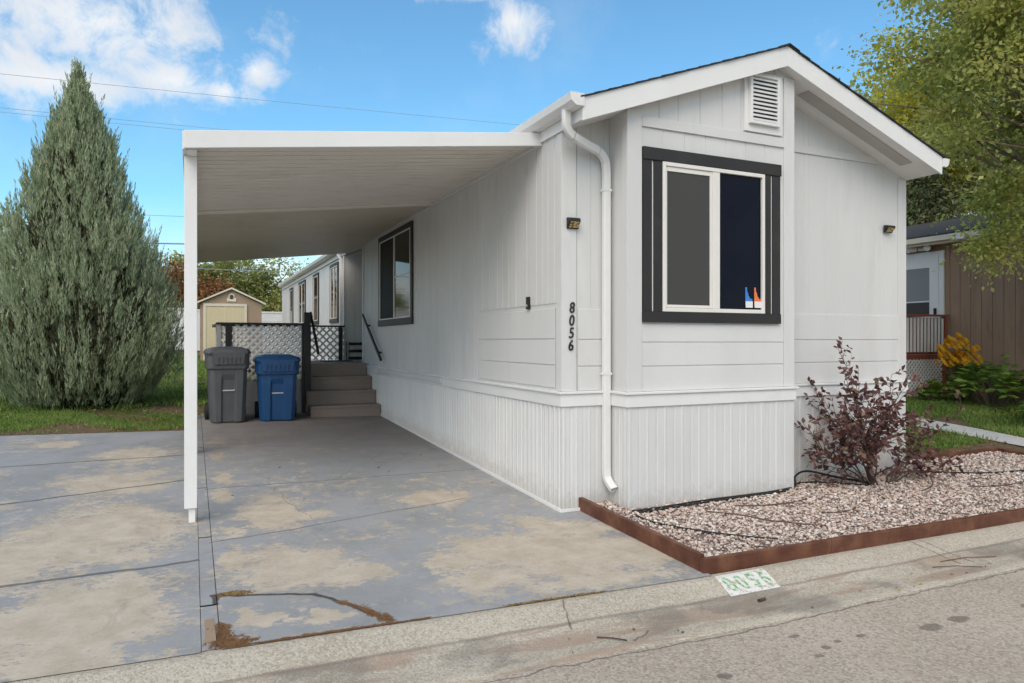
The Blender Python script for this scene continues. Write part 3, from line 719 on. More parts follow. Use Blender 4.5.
def text_mesh(name, s, size, M, mat, parent, ext=.004, shear=.0, xs=1.0):
    cu = bpy.data.curves.new(name, 'FONT'); cu.body = s; cu.size = size; cu.extrude = ext; cu.align_x = 'CENTER'; cu.align_y = 'CENTER'; cu.shear = shear; cu.offset = size*.004
    tmp = bpy.data.objects.new(name+'_tmp', cu); COL.objects.link(tmp)
    bpy.context.view_layer.update(); dg = bpy.context.evaluated_depsgraph_get()
    me = bpy.data.meshes.new_from_object(tmp.evaluated_get(dg)); bpy.data.objects.remove(tmp)
    v = np.zeros(len(me.vertices)*3, dtype=np.float32); me.vertices.foreach_get('co', v); v = v.reshape(-1, 3); v[:, 0] *= xs
    W = np.array([list(M @ Vector(q)) for q in v.tolist()], dtype=np.float32); fs = [tuple(p.vertices) for p in me.polygons]
    bpy.data.meshes.remove(me)
    return mesh_obj(name, W, fs, mat, parent)
face = Matrix(((1, 0, 0), (0, 0, -1), (0, 1, 0)))     # text x->X, y->Z, z->-Y
for ch, x, z in (('8', 3.054, 1.795), ('0', 3.05, 1.682), ('5', 3.047, 1.572), ('6', 3.042, 1.462)):
    M = Matrix.Translation((x, YA-.022, z)) @ face.to_4x4()
    text_mesh('house_number', ch, .135, M, BRONZE, home, .005, .12, .82)

# ------------------------------------------------------------------ carport
cp = root('carport', (0, 6.05, g(0, 6)), 'white attached metal carport with ribbed underside over the driveway', 'carport')
CS = .1165
def cz(x): return 3.0+CS*(x+.04)
def pan(y0, y1, dz, mat):
    m_ = MB(); pr = []; y = y0
    while y < y1-.05:
        p_ = .152; pr += [(y, 0), (y+.050, 0), (y+.054, .012), (y+.066, .012), (y+.070, 0), (y+.118, 0), (y+.122, .028), (y+.146, .028), (y+.150, 0)]; y += p_
    pr.append((y1, 0))
    for xa, xb in ((-.040, 2.935),):
        vs = []
        for (yy, d) in pr:
            for x in (xa, xb):
                vs += [(x, yy, cz(x)+d+dz), (x, yy, cz(x)+.055+dz)]
        fs = []
        for i in range(len(pr)-1):
            a = i*4; b = a+4; fs += [(a, a+2, b+2, b), (a+1, b+1, b+3, a+3), (a, b, b+1, a+1), (a+2, a+3, b+3, b+2)]
        e_ = (len(pr)-1)*4; fs += [(0, 1, 3, 2), (e_, e_+2, e_+3, e_+1)]
        m_.add(vs, fs)
    return m_.build('roof_panel', mat, cp)
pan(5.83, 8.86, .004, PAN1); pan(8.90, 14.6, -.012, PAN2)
m_ = MB(); m_.prism([(-.055, 5.80, cz(-.055)-.045), (2.965, 5.80, cz(2.965)-.03), (2.965, 5.80, cz(2.965)+.092), (-.055, 5.80, cz(-.055)+.09)], (0, 1, 0), .028)
m_.build('fascia', TRIM, cp, bevel=.004)
m_ = MB(); m_.box(-.066, -.042, 5.83, 14.6, 2.952, 3.09); m_.build('side_fascia', TRIM, cp, bevel=.003)
m_ = MB(); m_.prism([(-.05, 8.862, cz(-.05)-.045), (2.93, 8.862, cz(2.93)-.04), (2.93, 8.862, cz(2.93)-.013), (-.05, 8.862, cz(-.05)-.013)], (0, 1, 0), .036)
m_.build('cross_beam', PAN1, cp)
m_ = MB(); m_.box(-.040, .035, 5.84, 14.55, 2.945, 2.99)
m_.build('side_beam', TRIM, cp, bevel=.004)
m_ = MB(); m_.box(2.925, 2.966, 5.84, 14.6, 3.325, 3.35); m_.build('ledger', WHITE, cp)
for i, yy in enumerate((6.045, 9.0, 11.95, 14.4)):
    m_ = MB(); gz = g(-.01, yy); 
    m_.box(-.055, .037, yy-.046, yy+.046, gz+.115, 2.944); po = m_.build('post', TRIM, cp, bevel=.004)
    m_ = MB(); m_.box(-.024, .024, yy-.024, yy+.024, gz, gz+.114); m_.build('post_foot', TRIM, po, bevel=.002)

# ------------------------------------------------------------------ deck with steps
deck = root('wooden_deck', (1.7, 13.5, g(1.7, 13.5)), 'grey brown porch deck with steps, black posts and white lattice railing beside the home', 'deck')
def deckboards(x0, x1, y0, y1, z, w=.13):
    m_ = MB(); y = y0
    while y < y1-.02: m_.box(x0, x1, y, min(y+w-.006, y1), z-.03, z); y += w
    return m_
m_ = deckboards(.45, 2.925, 12.88, 15.1, 1.105); m_.box(.47, 2.92, 12.9, 15.08, .95, 1.07)
m_.box(.45, 1.78, 12.50, 12.88, .95, 1.105)
m_.build('floor', WEATHER, deck)
sy = [11.83, 12.17, 12.52, 12.87]; sz = [.43, .655, .88, 1.105]; zg = .24
for i in range(4):
    z0 = (sz[i-1]+.0) if i else g(2.4, 11.9)-.02
    m_ = MB(); y1 = sy[i]+.36 if i < 3 else 12.88
    if i < 3: m_.box(1.80, 2.93, sy[i]-.02, sy[i]+.355, sz[i]-.035, sz[i]); m_.box(1.80, 2.93, sy[i], sy[i]+.02, z0, sz[i]-.036)
    else: m_.box(1.80, 2.93, sy[i]-.02, sy[i]-.001, z0, sz[i])
    m_.build('step', WEATHER, deck, bevel=.003)
m_ = MB()   # stringers
m_.prism([(1.775, 11.83, .2), (1.775, 11.83, .42), (1.775, 12.16, .42), (1.775, 12.16, .65), (1.775, 12.5, .65), (1.775, 12.5, .94), (1.775, 12.9, .94), (1.775, 12.9, .2)], (1, 0, 0), .024)
m_.build('stringer', WEATHER, deck)
def lattice(x0, x1, y0, y1, z0, z1, mat, parent, axis='x', pitch=.105, w=.036, th=.007):
    """two layers of diagonal slats clipped to the rectangle"""
    m_ = MB(); L = (x1-x0) if axis == 'x' else (y1-y0); Hh = z1-z0
    for layer, sg_ in ((0, 1), (1, -1)):
        k = -Hh
        while k < L+Hh:
            # line u = k + s (sg=1) for v=s ; clip
            if sg_ == 1: ua, ub = max(k, 0), min(k+Hh, L); va, vb = ua-k, ub-k
            else: ua, ub = max(k, 0), min(k+Hh, L); va, vb = Hh-(ua-k), Hh-(ub-k)
            if ub-ua > .03:
                off = layer*(th+.001)
                if axis == 'x': m_.bar((x0+ua, y0+off, z0+va), (x0+ub, y0+off, z0+vb), th, w, up=(0, 0, 1))
                else: m_.bar((x0+off, y0+ua, z0+va), (x0+off, y0+ub, z0+vb), th, w, up=(0, 0, 1))
            k += pitch*1.414
    return m_.build('lattice', mat, parent)
lattice(.46, 1.76, 12.45, 12.5, .86, 1.78, LATT, deck, pitch=.088, w=.034)
lattice(2.25, 2.94, 15.02, 15.05, 1.115, 1.80, LATT, deck)
lattice(.46, 2.2, 15.02, 15.05, 1.115, 1.80, LATT, deck)
lattice(.43, .44, 12.52, 15.05, 1.115, 1.78, LATT, deck, axis='y')
m_ = MB(); m_.box(.46, 1.78, 12.47, 12.495, .22, .86); m_.box(.455, .475, 12.5, 15.05, .22, 1.06); m_.build('deck_skirt', DECKSK, deck)
m_ = MB(); m_.box(.50, .60, 12.42, 12.448, 1.1, 1.775); m_.box(.70, .72, 12.43, 12.447, .86, 1.1); 
m_.box(.36, 1.86, 12.40, 12.52, 1.78, 1.815); m_.build('top_rail', BRONZE, deck, bevel=.004)
m_ = MB(); m_.box(.36, .44, 12.5, 15.1, 1.78, 1.81); m_.box(.36, 2.95, 15.0, 15.08, 1.805, 1.84); m_.build('top_rail', BRONZE, deck, bevel=.004)
for (x, y, z0, z1, w) in ((1.80, 12.40, .42, 2.0, .055), (1.74, 12.41, .26, 1.78, .03), (2.86, 15.0, 1.1, 1.80, .035), (.40, 12.46, .25, 1.8, .035)):
    m_ = MB(); m_.box(x-w, x+w, y-w, y+w, z0, z1); m_.build('post', DECKSK if x < .5 else BRONZE, deck, bevel=.004)
m_ = MB(); m_.bar((1.87, 12.50, 2.00), (1.90, 11.86, 1.30), .035, .055); m_.build('handrail', BRONZE, deck, bevel=.005)
m_ = MB(); m_.bar((2.89, 13.02, 1.995), (2.89, 11.62, 1.19), .035, .045)
for k in (.2, .8): m_.bar((2.89, 13.02-1.4*k, 1.995-.805*k-.02), (2.968, 13.02-1.4*k, 1.995-.805*k-.05), .02, .03)
m_.build('handrail', BRONZE, home, bevel=.004)
m_ = MB(); m_.box(2.35, 2.9, 13.9, 14.5, 1.106, 1.12)
tag(m_.build('door_mat', MAT_DOOR), 'dark flat door mat lying on the deck by the porch recess', 'door mat')
rk = root('wire_rack', (3.25, 14.95, 1.05), 'small dark wire rack standing in the porch recess', 'rack')
for xx in (3.0, 3.45):
    for yy in (14.8, 15.05): m_ = MB(); m_.tube([(xx, yy, 1.05), (xx, yy, 1.5)], .008, 6); m_.build('leg', BRONZE, rk)
for z in (1.15, 1.3, 1.45):
    m_ = MB()
    for k in range(6): m_.tube([(3.0+.09*k, 14.8, z), (3.0+.09*k, 15.05, z)], .006, 5)
    m_.box(3.0, 3.45, 14.795, 14.805, z-.03, z+.03)
    m_.build('shelf', BRONZE, rk)
m_ = MB(); m_.box(2.98, 4.1, 13.36, 15.11, .95, 1.05); m_.build('recess_floor', WEATHER, home)

# ------------------------------------------------------------------ wheelie bins
def bin_(x, y, rz, mat, w, h, label):
    rt = root('wheelie_bin', (x, y, g(x, y)), label, 'bin', 'wheelie bins in front of the deck')
    rt.rotation_euler = (0, 0, rz)
    def part(mb, name, mt, par=None, smooth=False, bevel=0):
        v = np.array(mb.v, dtype=np.float32); o = mesh_obj(name, v, mb.f, mt, None, smooth, bevel, origin=(0, 0, 0)); o.parent = par or rt; return o
    d = w*1.15; hb = h*.86
    # body: stacked rounded rings, front panel recessed
    m_ = MB(); rings = []
    def ring(z, fx, fy, rec):
        # footprint: x in +-w/2*fx ; front (y=-d/2*fy)
        a = w/2*fx; b = d/2*fy; c = .06
        return [(-a, -b+c), (-a+c, -b), (-.105, -b), (-.085, -b+rec), (.085, -b+rec), (.105, -b), (a-c, -b), (a, -b+c), (a, b-c), (a-c, b), (-a+c, b), (-a, b-c)]
    zs = [(0, .80, .78, .03), (.02, .82, .80, .03), (hb*.62, .90, .90, .03), (hb*.70, .905, .905, .004), (hb*.78, .91, .92, 0), (hb*.785, .97, .97, 0), (hb*.80, 1.0, .98, 0), (hb*.97, 1.02, 1.0, 0), (hb, 1.05, 1.03, 0)]
    vs = []; n = 12
    for (z, fx, fy, rec) in zs: vs += [(x_, y_, z) for x_, y_ in ring(z, fx, fy, rec)]
    fs = [(i*n+k, i*n+(k+1) % n, (i+1)*n+(k+1) % n, (i+1)*n+k) for i in range(len(zs)-1) for k in range(n)]
    fs += [tuple(range(n))[::-1], tuple(range((len(zs)-1)*n, len(zs)*n))]
    m_.add(vs, fs); body = part(m_, 'body', mat, bevel=.008)
    # arch over the recess
    m_ = MB(); m_.tube([(-.085, -d*.405, hb*.47), (.085, -d*.405, hb*.47)], .011, 8); part(m_, 'catch_bar', STEEL, body)
    # lid
    m_ = MB(); b = d/2*1.04; a = w/2*1.07
    vs = []; 
    prof_ = [(hb+.004, 1.0), (hb+.035, 1.01), (hb+.075, .93), (hb+.11, .6), (hb+.118, .2)]
    for (z, f) in prof_:
        for (x_, y_) in ((-a, -b+.05), (-a+.05, -b), (a-.05, -b), (a, -b+.05), (a, b-.05), (a-.05, b), (-a+.05, b), (-a, b-.05)): vs.append((x_*f, y_*f, z))
    fs = [(i*8+k, i*8+(k+1) % 8, (i+1)*8+(k+1) % 8, (i+1)*8+k) for i in range(len(prof_)-1) for k in range(8)] + [tuple(range(8))[::-1], tuple(range(32, 40))]
    m_.add(vs, fs)
    # ribbed front lip apron
    m_.prism([(-.30*w*1.15, -b-.012, hb-.15), (.30*w*1.15, -b-.012, hb-.15), (.36*w*1.1, -b-.016, hb+.03), (-.36*w*1.1, -b-.016, hb+.03)], (0, 1, 0), .02)
    for k in range(6):
        xx = (-.25+.1*k)*w; m_.prism([(xx-.018, -b-.011, hb-.145), (xx+.018, -b-.011, hb-.145), (xx+.008, -b-.034, hb-.04), (xx-.008, -b-.034, hb-.04)], (0, 1, 0), .01)
    part(m_, 'lid', mat, bevel=.006)
    # rear handle and wheels
    m_ = MB(); m_.tube([(-a*.8, b+.06, hb+.03), (a*.8, b+.06, hb+.03)], .016, 8)
    for sx in (-.8, 0, .8): m_.bar((a*sx, b-.02, hb+.01), (a*sx, b+.06, hb+.03), .03, .03)
    part(m_, 'handle', mat)
    for sx in (-1, 1):
        m_ = MB(); m_.tube([(sx*w*.415, d*.40, .135), (sx*w*.50, d*.40, .135)], .135, 20); part(m_, 'wheel', RUBBER)
    m_ = MB(); m_.tube([(-w*.42, d*.40, .135), (w*.42, d*.40, .135)], .012, 8); part(m_, 'axle', STEEL)
    return rt
bin_(.49, 11.66, R(3), GREYP, .585, 1.20, 'dark grey wheelie bin with ribbed lid, left of the blue one')
bin_(1.23, 11.74, R(-3), BLUEP, .64, 1.07, 'blue wheelie bin with ribbed lid beside the deck steps')

# ------------------------------------------------------------------ gravel bed
def board(a, b, z0, z1, w, name_label):
    m_ = MB(); dz0, dz1 = g(*a), g(*b)
    a3 = Vector((a[0], a[1], dz0+(z0+z1)/2)); b3 = Vector((b[0], b[1], dz1+(z0+z1)/2)); m_.bar(a3, b3, w, z1-z0)
    o = m_.build('edging_board', WOODBED, None, bevel=.006); return tag(o, name_label, 'edging board', 'timber edging around the gravel bed')
board((3.15, 5.42), (3.15, 3.79), -.02, .115, .045, 'dark brown edging board between driveway and gravel')
board((3.128, 3.765), (4.30, 3.745), -.03, .095, .045, 'brown front edging board of gravel bed beside the painted kerb number')
board((4.303, 3.745), (5.93, 3.72), -.03, .098, .045, 'brown front edging board of gravel bed in front of the purple bush')
board((5.933, 3.72), (8.2, 3.70), -.03, .10, .045, 'brown front edging board of gravel bed at the right photo edge')
board((7.5, 5.72), (9.55, 5.66), -.01, .10, .045, 'rear brown edging board behind the purple bush')
board((9.55, 5.63), (9.45, 3.72), -.01, .10, .045, 'far right side edging board of the gravel bed')
m_ = MB(); m_.add([(3.16, 3.75, g(4, 3.75)+.05), (9.5, 3.72, g(4, 3.7)+.05), (9.52, 5.66, g(5, 5.66)+.05), (7.4, 5.7, g(5, 5.7)+.05), (7.4, 5.45, g(5, 5.4)+.05), (3.16, 5.45, g(5, 5.4)+.05)], [(0, 1, 2, 3, 4, 5)])
o = m_.build('gravel_bedding', BEDSOIL); o['kind'] = 'structure'
# stones
ico_v = None
def icosa():
    ph = (1+5**.5)/2; v = np.array([(-1, ph, 0), (1, ph, 0), (-1, -ph, 0), (1, -ph, 0), (0, -1, ph), (0, 1, ph), (0, -1, -ph), (0, 1, -ph), (ph, 0, -1), (ph, 0, 1), (-ph, 0, -1), (-ph, 0, 1)], dtype=np.float32)
    v /= np.linalg.norm(v[0]); f = np.array([(0, 11, 5), (0, 5, 1), (0, 1, 7), (0, 7, 10), (0, 10, 11), (1, 5, 9), (5, 11, 4), (11, 10, 2), (10, 7, 6), (7, 1, 8), (3, 9, 4), (3, 4, 2), (3, 2, 6), (3, 6, 8), (3, 8, 9), (4, 9, 5), (2, 4, 11), (6, 2, 10), (8, 6, 7), (9, 8, 1)], dtype=np.int32)
    return v, f
def scatter_stones(N, fx, size, name):
    iv, fi = icosa(); rng = RNG
    P = fx(N); N = len(P)
    s = size*(.55+rng.random((N, 1, 3))*.8)*np.array([1, 1, .7]); s *= (.62+1.0*rng.random((N, 1, 1))**3)
    V = iv[None]*(1+.22*(rng.random((N, 12, 1))-.5))*s
    a = rng.random(N)*6.283; ca, sa = np.cos(a)[:, None], np.sin(a)[:, None]
    x = V[..., 0]*ca-V[..., 1]*sa; y = V[..., 0]*sa+V[..., 1]*ca
    V = np.stack([x, y, V[..., 2]], -1)+P[:, None, :]
    F = fi[None]+(np.arange(N)*12)[:, None, None]
    return V.reshape(-1, 3).astype(np.float32), F.reshape(-1, 3)
def bedpts(N):
    x = 3.18+RNG.random(N)*6.32; y = 3.77+RNG.random(N)*1.9
    ok = ~((y > 5.10) & (x > XBL-.03) & (x < XBR+.03)) & ~((y > 5.40) & (x < 7.46)) & (RNG.random(N) < np.clip(1.25-.09*(x-3.2), .55, 1))
    x, y = x[ok], y[ok]; gz = .036*(y-5.43)
    bump = .012*np.sin(x*2.3+1)*np.sin(y*3.1)
    return np.stack([x, y, gz+.058+bump*.6+RNG.random(len(x))*.012], 1)
V, F = scatter_stones(27000, bedpts, .0125, 'gravel')
tag(mesh_obj('gravel', V, F, STONE, uni=3), 'pinkish grey mixed stone gravel filling the timber edged bed', 'gravel', kind='stuff')

# hoses and twigs on the gravel
def hose(pts, r, label, mat=HOSE, name='drip_hose', cat='hose', dz=.074):
    m_ = MB(); P_ = []; pts = [(*q, 0) if len(q) == 2 else q for q in pts]
    for i in range(len(pts)-1):
        p0 = pts[max(i-1, 0)]; p1 = pts[i]; p2 = pts[i+1]; p3 = pts[min(i+2, len(pts)-1)]
        for s_ in range(6):
            t_ = s_/6; q = []
            for c_ in range(len(p1)):
                q.append(.5*((2*p1[c_])+(-p0[c_]+p2[c_])*t_+(2*p0[c_]-5*p1[c_]+4*p2[c_]-p3[c_])*t_*t_+(-p0[c_]+3*p1[c_]-3*p2[c_]+p3[c_])*t_**3))
            P_.append(q)
    P_.append(list(pts[-1]))
    m_.tube([(q[0], q[1], .036*(q[1]-5.43)+dz+(q[2] if len(q) > 2 else 0)) for q in P_], r, 6)
    return tag(m_.build(name, mat, smooth=True), label, cat)
hose([(3.40, 4.98), (3.7, 4.99), (4.2, 5.04), (4.7, 5.05), (5.1, 5.07), (5.45, 5.16), (5.6, 5.30, .05), (5.75, 5.28, .10), (6.0, 5.12, .05), (6.3, 5.0)], .011, 'black hose lying along the foot of the skirting to the bush')
hose([(3.42, 4.93), (3.8, 4.955), (4.3, 5.0), (4.8, 5.02), (5.2, 5.05), (5.5, 5.22), (5.8, 5.2), (6.2, 4.9)], .009, 'second thinner black hose beside the wall under the front window')
hose([(3.42, 4.93), (3.36, 4.85), (3.40, 4.6), (3.6, 4.3), (3.85, 4.05), (4.0, 3.95)], .0075, 'thin black drip line crossing the gravel towards the front board')
hose([(6.5, 4.95), (6.9, 5.2), (7.3, 5.15), (7.9, 4.85), (8.6, 4.75), (9.3, 4.7)], .011, 'black hose running right across the gravel from the bush')
for i, (pp, lb) in enumerate([([(4.0, 4.75), (4.2, 4.55), (4.3, 4.35), (4.5, 4.15), (4.62, 4.05)], 'long forked dry twig lying on the gravel below the window'), ([(4.35, 4.8), (4.6, 4.72), (4.95, 4.7), (5.25, 4.78)], 'thin dry twig lying on the gravel nearest the bay wall'), ([(6.9, 4.75, .06), (6.7, 4.6, .02), (6.45, 4.55)], 'fallen dark branch lying right at the foot of the bush'), ([(4.9, 4.35), (5.1, 4.3), (5.4, 4.36)], 'short dry twig on open gravel in front of the bush'), ([(7.1, 4.5), (7.5, 4.4), (7.9, 4.42)], 'long pale twig on the gravel right of the bush')]):
    hose(pp, .005, lb, STEM, 'twig', 'twig')
def twig_road(pts, r, lb):
    m_ = MB(); m_.tube(pts, r, 6); tag(m_.build('twig', STEM, smooth=True), lb, 'twig')
def kz(x, y):
    P_ = sorted(prof); ys_ = [q[0] for q in P_]; zs_ = [q[1] for q in P_]
    return float(np.interp(y, ys_, zs_))+bx(x)
twig_road([(2.02, 3.30, kz(2, 3.3)+.008), (2.09, 3.26, kz(2, 3.26)+.008), (2.15, 3.20, kz(2, 3.2)+.008)], .004, 'short dark twig lying in the concrete gutter below the driveway')
twig_road([(3.25, 3.37, kz(3.2, 3.37)+.01), (3.31, 3.375, kz(3.2, 3.37)+.012)], .010, 'stubby dark piece of bark in the gutter under the painted number')
for k, (a, b) in enumerate([((4.9, 3.36), (5.25, 3.22)), ((5.05, 3.4), (5.6, 3.33))]):
    twig_road([(a[0], a[1], kz(*a)+.006), ((a[0]+b[0])/2, (a[1]+b[1])/2+.02, kz((a[0]+b[0])/2, (a[1]+b[1])/2+.02)+.01), (b[0], b[1], kz(*b)+.006)], .0025, ('thin curved twig in the gutter at the right photo edge', 'longer twig lying nearest the kerb at the right edge')[k])

# painted kerb number
def kerb_pt(x, y, d=.003): return (x, y, kz(x, y)+d)
kn = MB()
ny = [3.672, 3.64, 3.56, 3.50, 3.465]
q0 = len(kn.v)
for yy in ny: kn.v += [kerb_pt(3.155+(3.665-yy)*-.2, yy), kerb_pt(3.575+(3.665-yy)*-.2, yy)]
for i in range(len(ny)-1): kn.f.append((2*i, 2*i+2, 2*i+3, 2*i+1)); kn.mi.append(0)
kno = kn.build('kerb_number', CURBW); tag(kno, 'worn white rectangle with faded green 8056 painted on the kerb', 'painted number')
s_ = (kz(3.3, 3.64)-kz(3.3, 3.46))/.18
ang = math.atan(s_)
for ch, xx in (('8', 3.195), ('0', 3.295), ('5', 3.395), ('6', 3.495)):
    M = Matrix.Translation((xx, 3.56, kz(3.3, 3.56)+.007)) @ Matrix.Rotation(ang, 4, 'X')
    text_mesh('digit', ch, .195, M, GREEN2, kno, .0005, 0, .72)

# ------------------------------------------------------------------ leaf tools (numpy)
def quads_from(P, D, Nn, L, W, fold=.0):
    """leaf: base P, direction D, normal-ish Nn, length L, width W -> diamond quads"""
    D = D/np.linalg.norm(D, axis=1, keepdims=True)
    S = np.cross(D, Nn); S /= (np.linalg.norm(S, axis=1, keepdims=True)+1e-9)
    U = np.cross(S, D)
    L = L[:, None]; W = W[:, None]
    a = P; c = P+D*L; b = P+D*L*.45+S*W*.5+U*W*fold; d = P+D*L*.45-S*W*.5+U*W*fold
    V = np.stack([a, b, c, d], 1).reshape(-1, 3)
    F = np.arange(len(P)*4).reshape(-1, 4)
    return V.astype(np.float32), F
def rdir(n):
    v = RNG.normal(size=(n, 3)); return v/np.linalg.norm(v, axis=1, keepdims=True)

# juniper
def juniper(base, Ht):
    bxx, byy, bz = base
    t_ = root('juniper_tree', base, 'tall cone-shaped blue-green juniper with upright sprays on the left lawn', 'tree')
    m_ = MB(); m_.tube([(bxx, byy, bz-.1), (bxx+.05, byy, bz+2.2), (bxx, byy, bz+4.4), (bxx, byy, bz+Ht-.25)], .13, 8, .008)
    m_.build('trunk', BARK, t_, smooth=True)
    hz = np.array([0, .35, .8, 1.38, 2.36, 3.35, 4.1, 4.73, 5.2, 5.5]); hr = np.array([.90, 1.30, 1.55, 1.52, 1.13, .80, .55, .28, .07, .01])
    N = 5600
    NB = 820; zb_ = RNG.random(NB)**1.3*(Ht-.55); ab_ = RNG.random(NB)*2*math.pi; kb = RNG.integers(0, NB, N)
    fb = np.where(RNG.random(NB) < .8, RNG.uniform(.86, 1.12, NB), RNG.uniform(.45, .8, NB))
    u = RNG.random(N)
    z = np.clip(zb_[kb]+(u-.4)*.75*(1-.5*zb_[kb]/Ht)+RNG.normal(size=N)*.05, .02, Ht-.3)
    Rz = np.interp(z, hz, hr)
    a = ab_[kb]+RNG.normal(size=N)*.10/np.maximum(Rz, .15)*(1.15-u)
    fr = fb[kb]*(.80+.24*(1-np.abs(u-.45)*1.6))*RNG.uniform(.93, 1.05, N)
    fill = RNG.random(N) < .26; a = np.where(fill, RNG.random(N)*2*math.pi, a); fr = np.where(fill, RNG.uniform(.15, .72, N), fr)
    r = Rz*fr; fr = np.clip(fr, 0, 1)
    cx_ = bxx+r*np.cos(a); cy_ = byy+r*np.sin(a); cz_ = bz+z
    tilt = (.06+.34*fr)*(1.15-.9*z/Ht)*RNG.uniform(.4, 1.3, N)
    sd = np.stack([np.cos(a)*np.sin(tilt), np.sin(a)*np.sin(tilt), np.cos(tilt)], 1)+.10*RNG.normal(size=(N, 3))
    sd /= np.linalg.norm(sd, axis=1, keepdims=True)
    sl = RNG.uniform(.24, .60, N)*(1-.30*z/Ht)*np.where(RNG.random(N) < .12, 1.35, 1)
    K = 32
    s = np.clip(np.tile(np.linspace(0, .98, K), (N, 1))+RNG.random((N, K))*.02, 0, 1)
    base_ = np.stack([cx_, cy_, cz_], 1)[:, None, :]+sd[:, None, :]*(sl[:, None]*s)[..., None]
    rad = rdir(N*K).reshape(N, K, 3); rad = rad-(rad*sd[:, None, :]).sum(-1, keepdims=True)*sd[:, None, :]; rad /= np.linalg.norm(rad, axis=-1, keepdims=True)
    wid = (.060*(1-s)**.9+.004)[..., None]
    Pq = base_+rad*wid*RNG.random((N, K, 1))*1.0
    Dq = sd[:, None, :]+rad*.36*(1-.6*s[..., None])+np.array([0, 0, .25])
    Lq = RNG.uniform(.07, .14, (N, K))*(1-.35*s); Wq = RNG.uniform(.012, .024, (N, K))*(1-.3*s)
    V, F = quads_from(Pq.reshape(-1, 3), Dq.reshape(-1, 3), rdir(N*K), Lq.ravel(), Wq.ravel())
    mesh_obj('crown', V, F, JUN, t_, uni=4)
    M_ = 26000; z2 = RNG.random(M_)**1.2*(Ht-1.2)+.05; R2 = np.interp(z2, hz, hr)*.74*np.sqrt(RNG.random(M_)); a2 = RNG.random(M_)*6.2832
    P2 = np.stack([bxx+R2*np.cos(a2), byy+R2*np.sin(a2), bz+z2], 1); D2 = np.stack([np.cos(a2)*.5, np.sin(a2)*.5, np.ones(M_)], 1)+RNG.normal(size=(M_, 3))*.4
    V, F = quads_from(P2, D2, rdir(M_), RNG.uniform(.10, .2, M_), RNG.uniform(.03, .06, M_)); mesh_obj('inner_twigs', V, F, INNER, t_, uni=4)
    m_ = MB(); rr = random.Random(4)
    for i in range(60):
        z0 = rr.uniform(.1, Ht*.6); a_ = rr.uniform(0, 6.28); R0 = float(np.interp(z0, hz, hr))*.8
        m_.tube([(bxx, byy, bz+z0), (bxx+R0*.5*math.cos(a_), byy+R0*.5*math.sin(a_), bz+z0+R0*.3), (bxx+R0*math.cos(a_), byy+R0*math.sin(a_), bz+z0+R0*.85)], .025, 5, .006)
    m_.build('limbs', BARK, t_)
juniper((-1.78, 14.1, g(-1.78, 14.1)), 5.85)

def tree(name, base, trunk_h, clumps, leaf, mat, label, nper=260, spread=.42, trunk_r=.16, group=None, droop=.3, limb_r=.035, wl=.62, cat='tree'):
    t_ = root(name, base, label, cat, group); b = Vector(base); rr = random.Random(hash(label) % 1000 if False else len(label))
    m_ = MB(); top = Vector((b.x+rr.uniform(-.2, .2), b.y+rr.uniform(-.2, .2), b.z+trunk_h))
    mid = (b+top)/2+Vector((rr.uniform(-.1, .1), rr.uniform(-.1, .1), 0))
    m_.tube([b-Vector((0, 0, .15)), b+Vector((0, 0, .3)), mid, top], [trunk_r*1.4, trunk_r, trunk_r*.75, trunk_r*.35], 10)
    m_.build('trunk', BARK, t_, smooth=True)
    m_ = MB()
    for c in clumps:
        c = Vector(c); k = rr.uniform(.35, .95); s0 = b.lerp(top, k)
        if s0.z > c.z: s0.z = max(b.z+trunk_h*.3, c.z-.3)
        md = s0.lerp(c, .5)+Vector((rr.uniform(-.2, .2), rr.uniform(-.2, .2), rr.uniform(0, .35)))
        m_.tube([s0, md, c], [limb_r*1.5, limb_r, limb_r*.3], 5)
    m_.build('limbs', BARK, t_)
    C = np.array(clumps, dtype=float); n = len(C); K = nper
    sz = RNG.uniform(.6, 1.35, (n, 1, 1))
    off = RNG.normal(size=(n, K, 3))*spread*sz*np.array([1, 1, .6])
    P_ = C[:, None, :]+off
    D_ = off/(np.linalg.norm(off, axis=-1, keepdims=True)+.01)*.7+rdir(n*K).reshape(n, K, 3)*.8+np.array([0, 0, -droop])
    Nn = rdir(n*K)+np.array([0, 0, 1.0])
    L = RNG.uniform(.7, 1.3, n*K)*leaf
    V, F = quads_from(P_.reshape(-1, 3), D_.reshape(-1, 3), Nn, L, L*wl, .12)
    mesh_obj('crown', V, F, mat, t_, uni=4)
    return t_
def ell(cx, cy, cz, rx, ry, rz, n, seed, shell=.45, zmin=None):
    rr = np.random.default_rng(seed); out = []
    while len(out) < n:
        d = rr.normal(size=3); d /= np.linalg.norm(d); r = (shell+(1-shell)*rr.random())
        lump = 1+.16*math.sin(d[0]*5+seed)+.14*math.sin(d[2]*6+d[1]*4+seed*2)
        p = (cx+rx*d[0]*r*lump, cy+ry*d[1]*r*lump, cz+rz*d[2]*r*lump)
        if zmin is not None and p[2] < zmin: continue
        out.append(p)
    return out
# near maple on the right, trunk out of frame
cl = ell(11.0, 5.3, 6.1, 2.85, 2.6, 2.9, 205, 3, .45, 4.05)
tree('maple_tree', (11.5, 4.9, g(11.5, 4.9)), 5.4, cl + [(10.45, 6.2, 3.2), (10.3, 6.3, 2.85), (10.5, 6.2, 2.75), (10.7, 6.2, 2.9), (10.3, 6.2, 3.5), (10.6, 6.0, 3.3), (11.0, 6.2, 3.2), (10.8, 5.9, 3.6), (10.4, 6.0, 3.75)], .068, MAPLE, 'large green leafy tree overhanging from the right side in front of the brown house', 420, .21, .17, limb_r=.02)
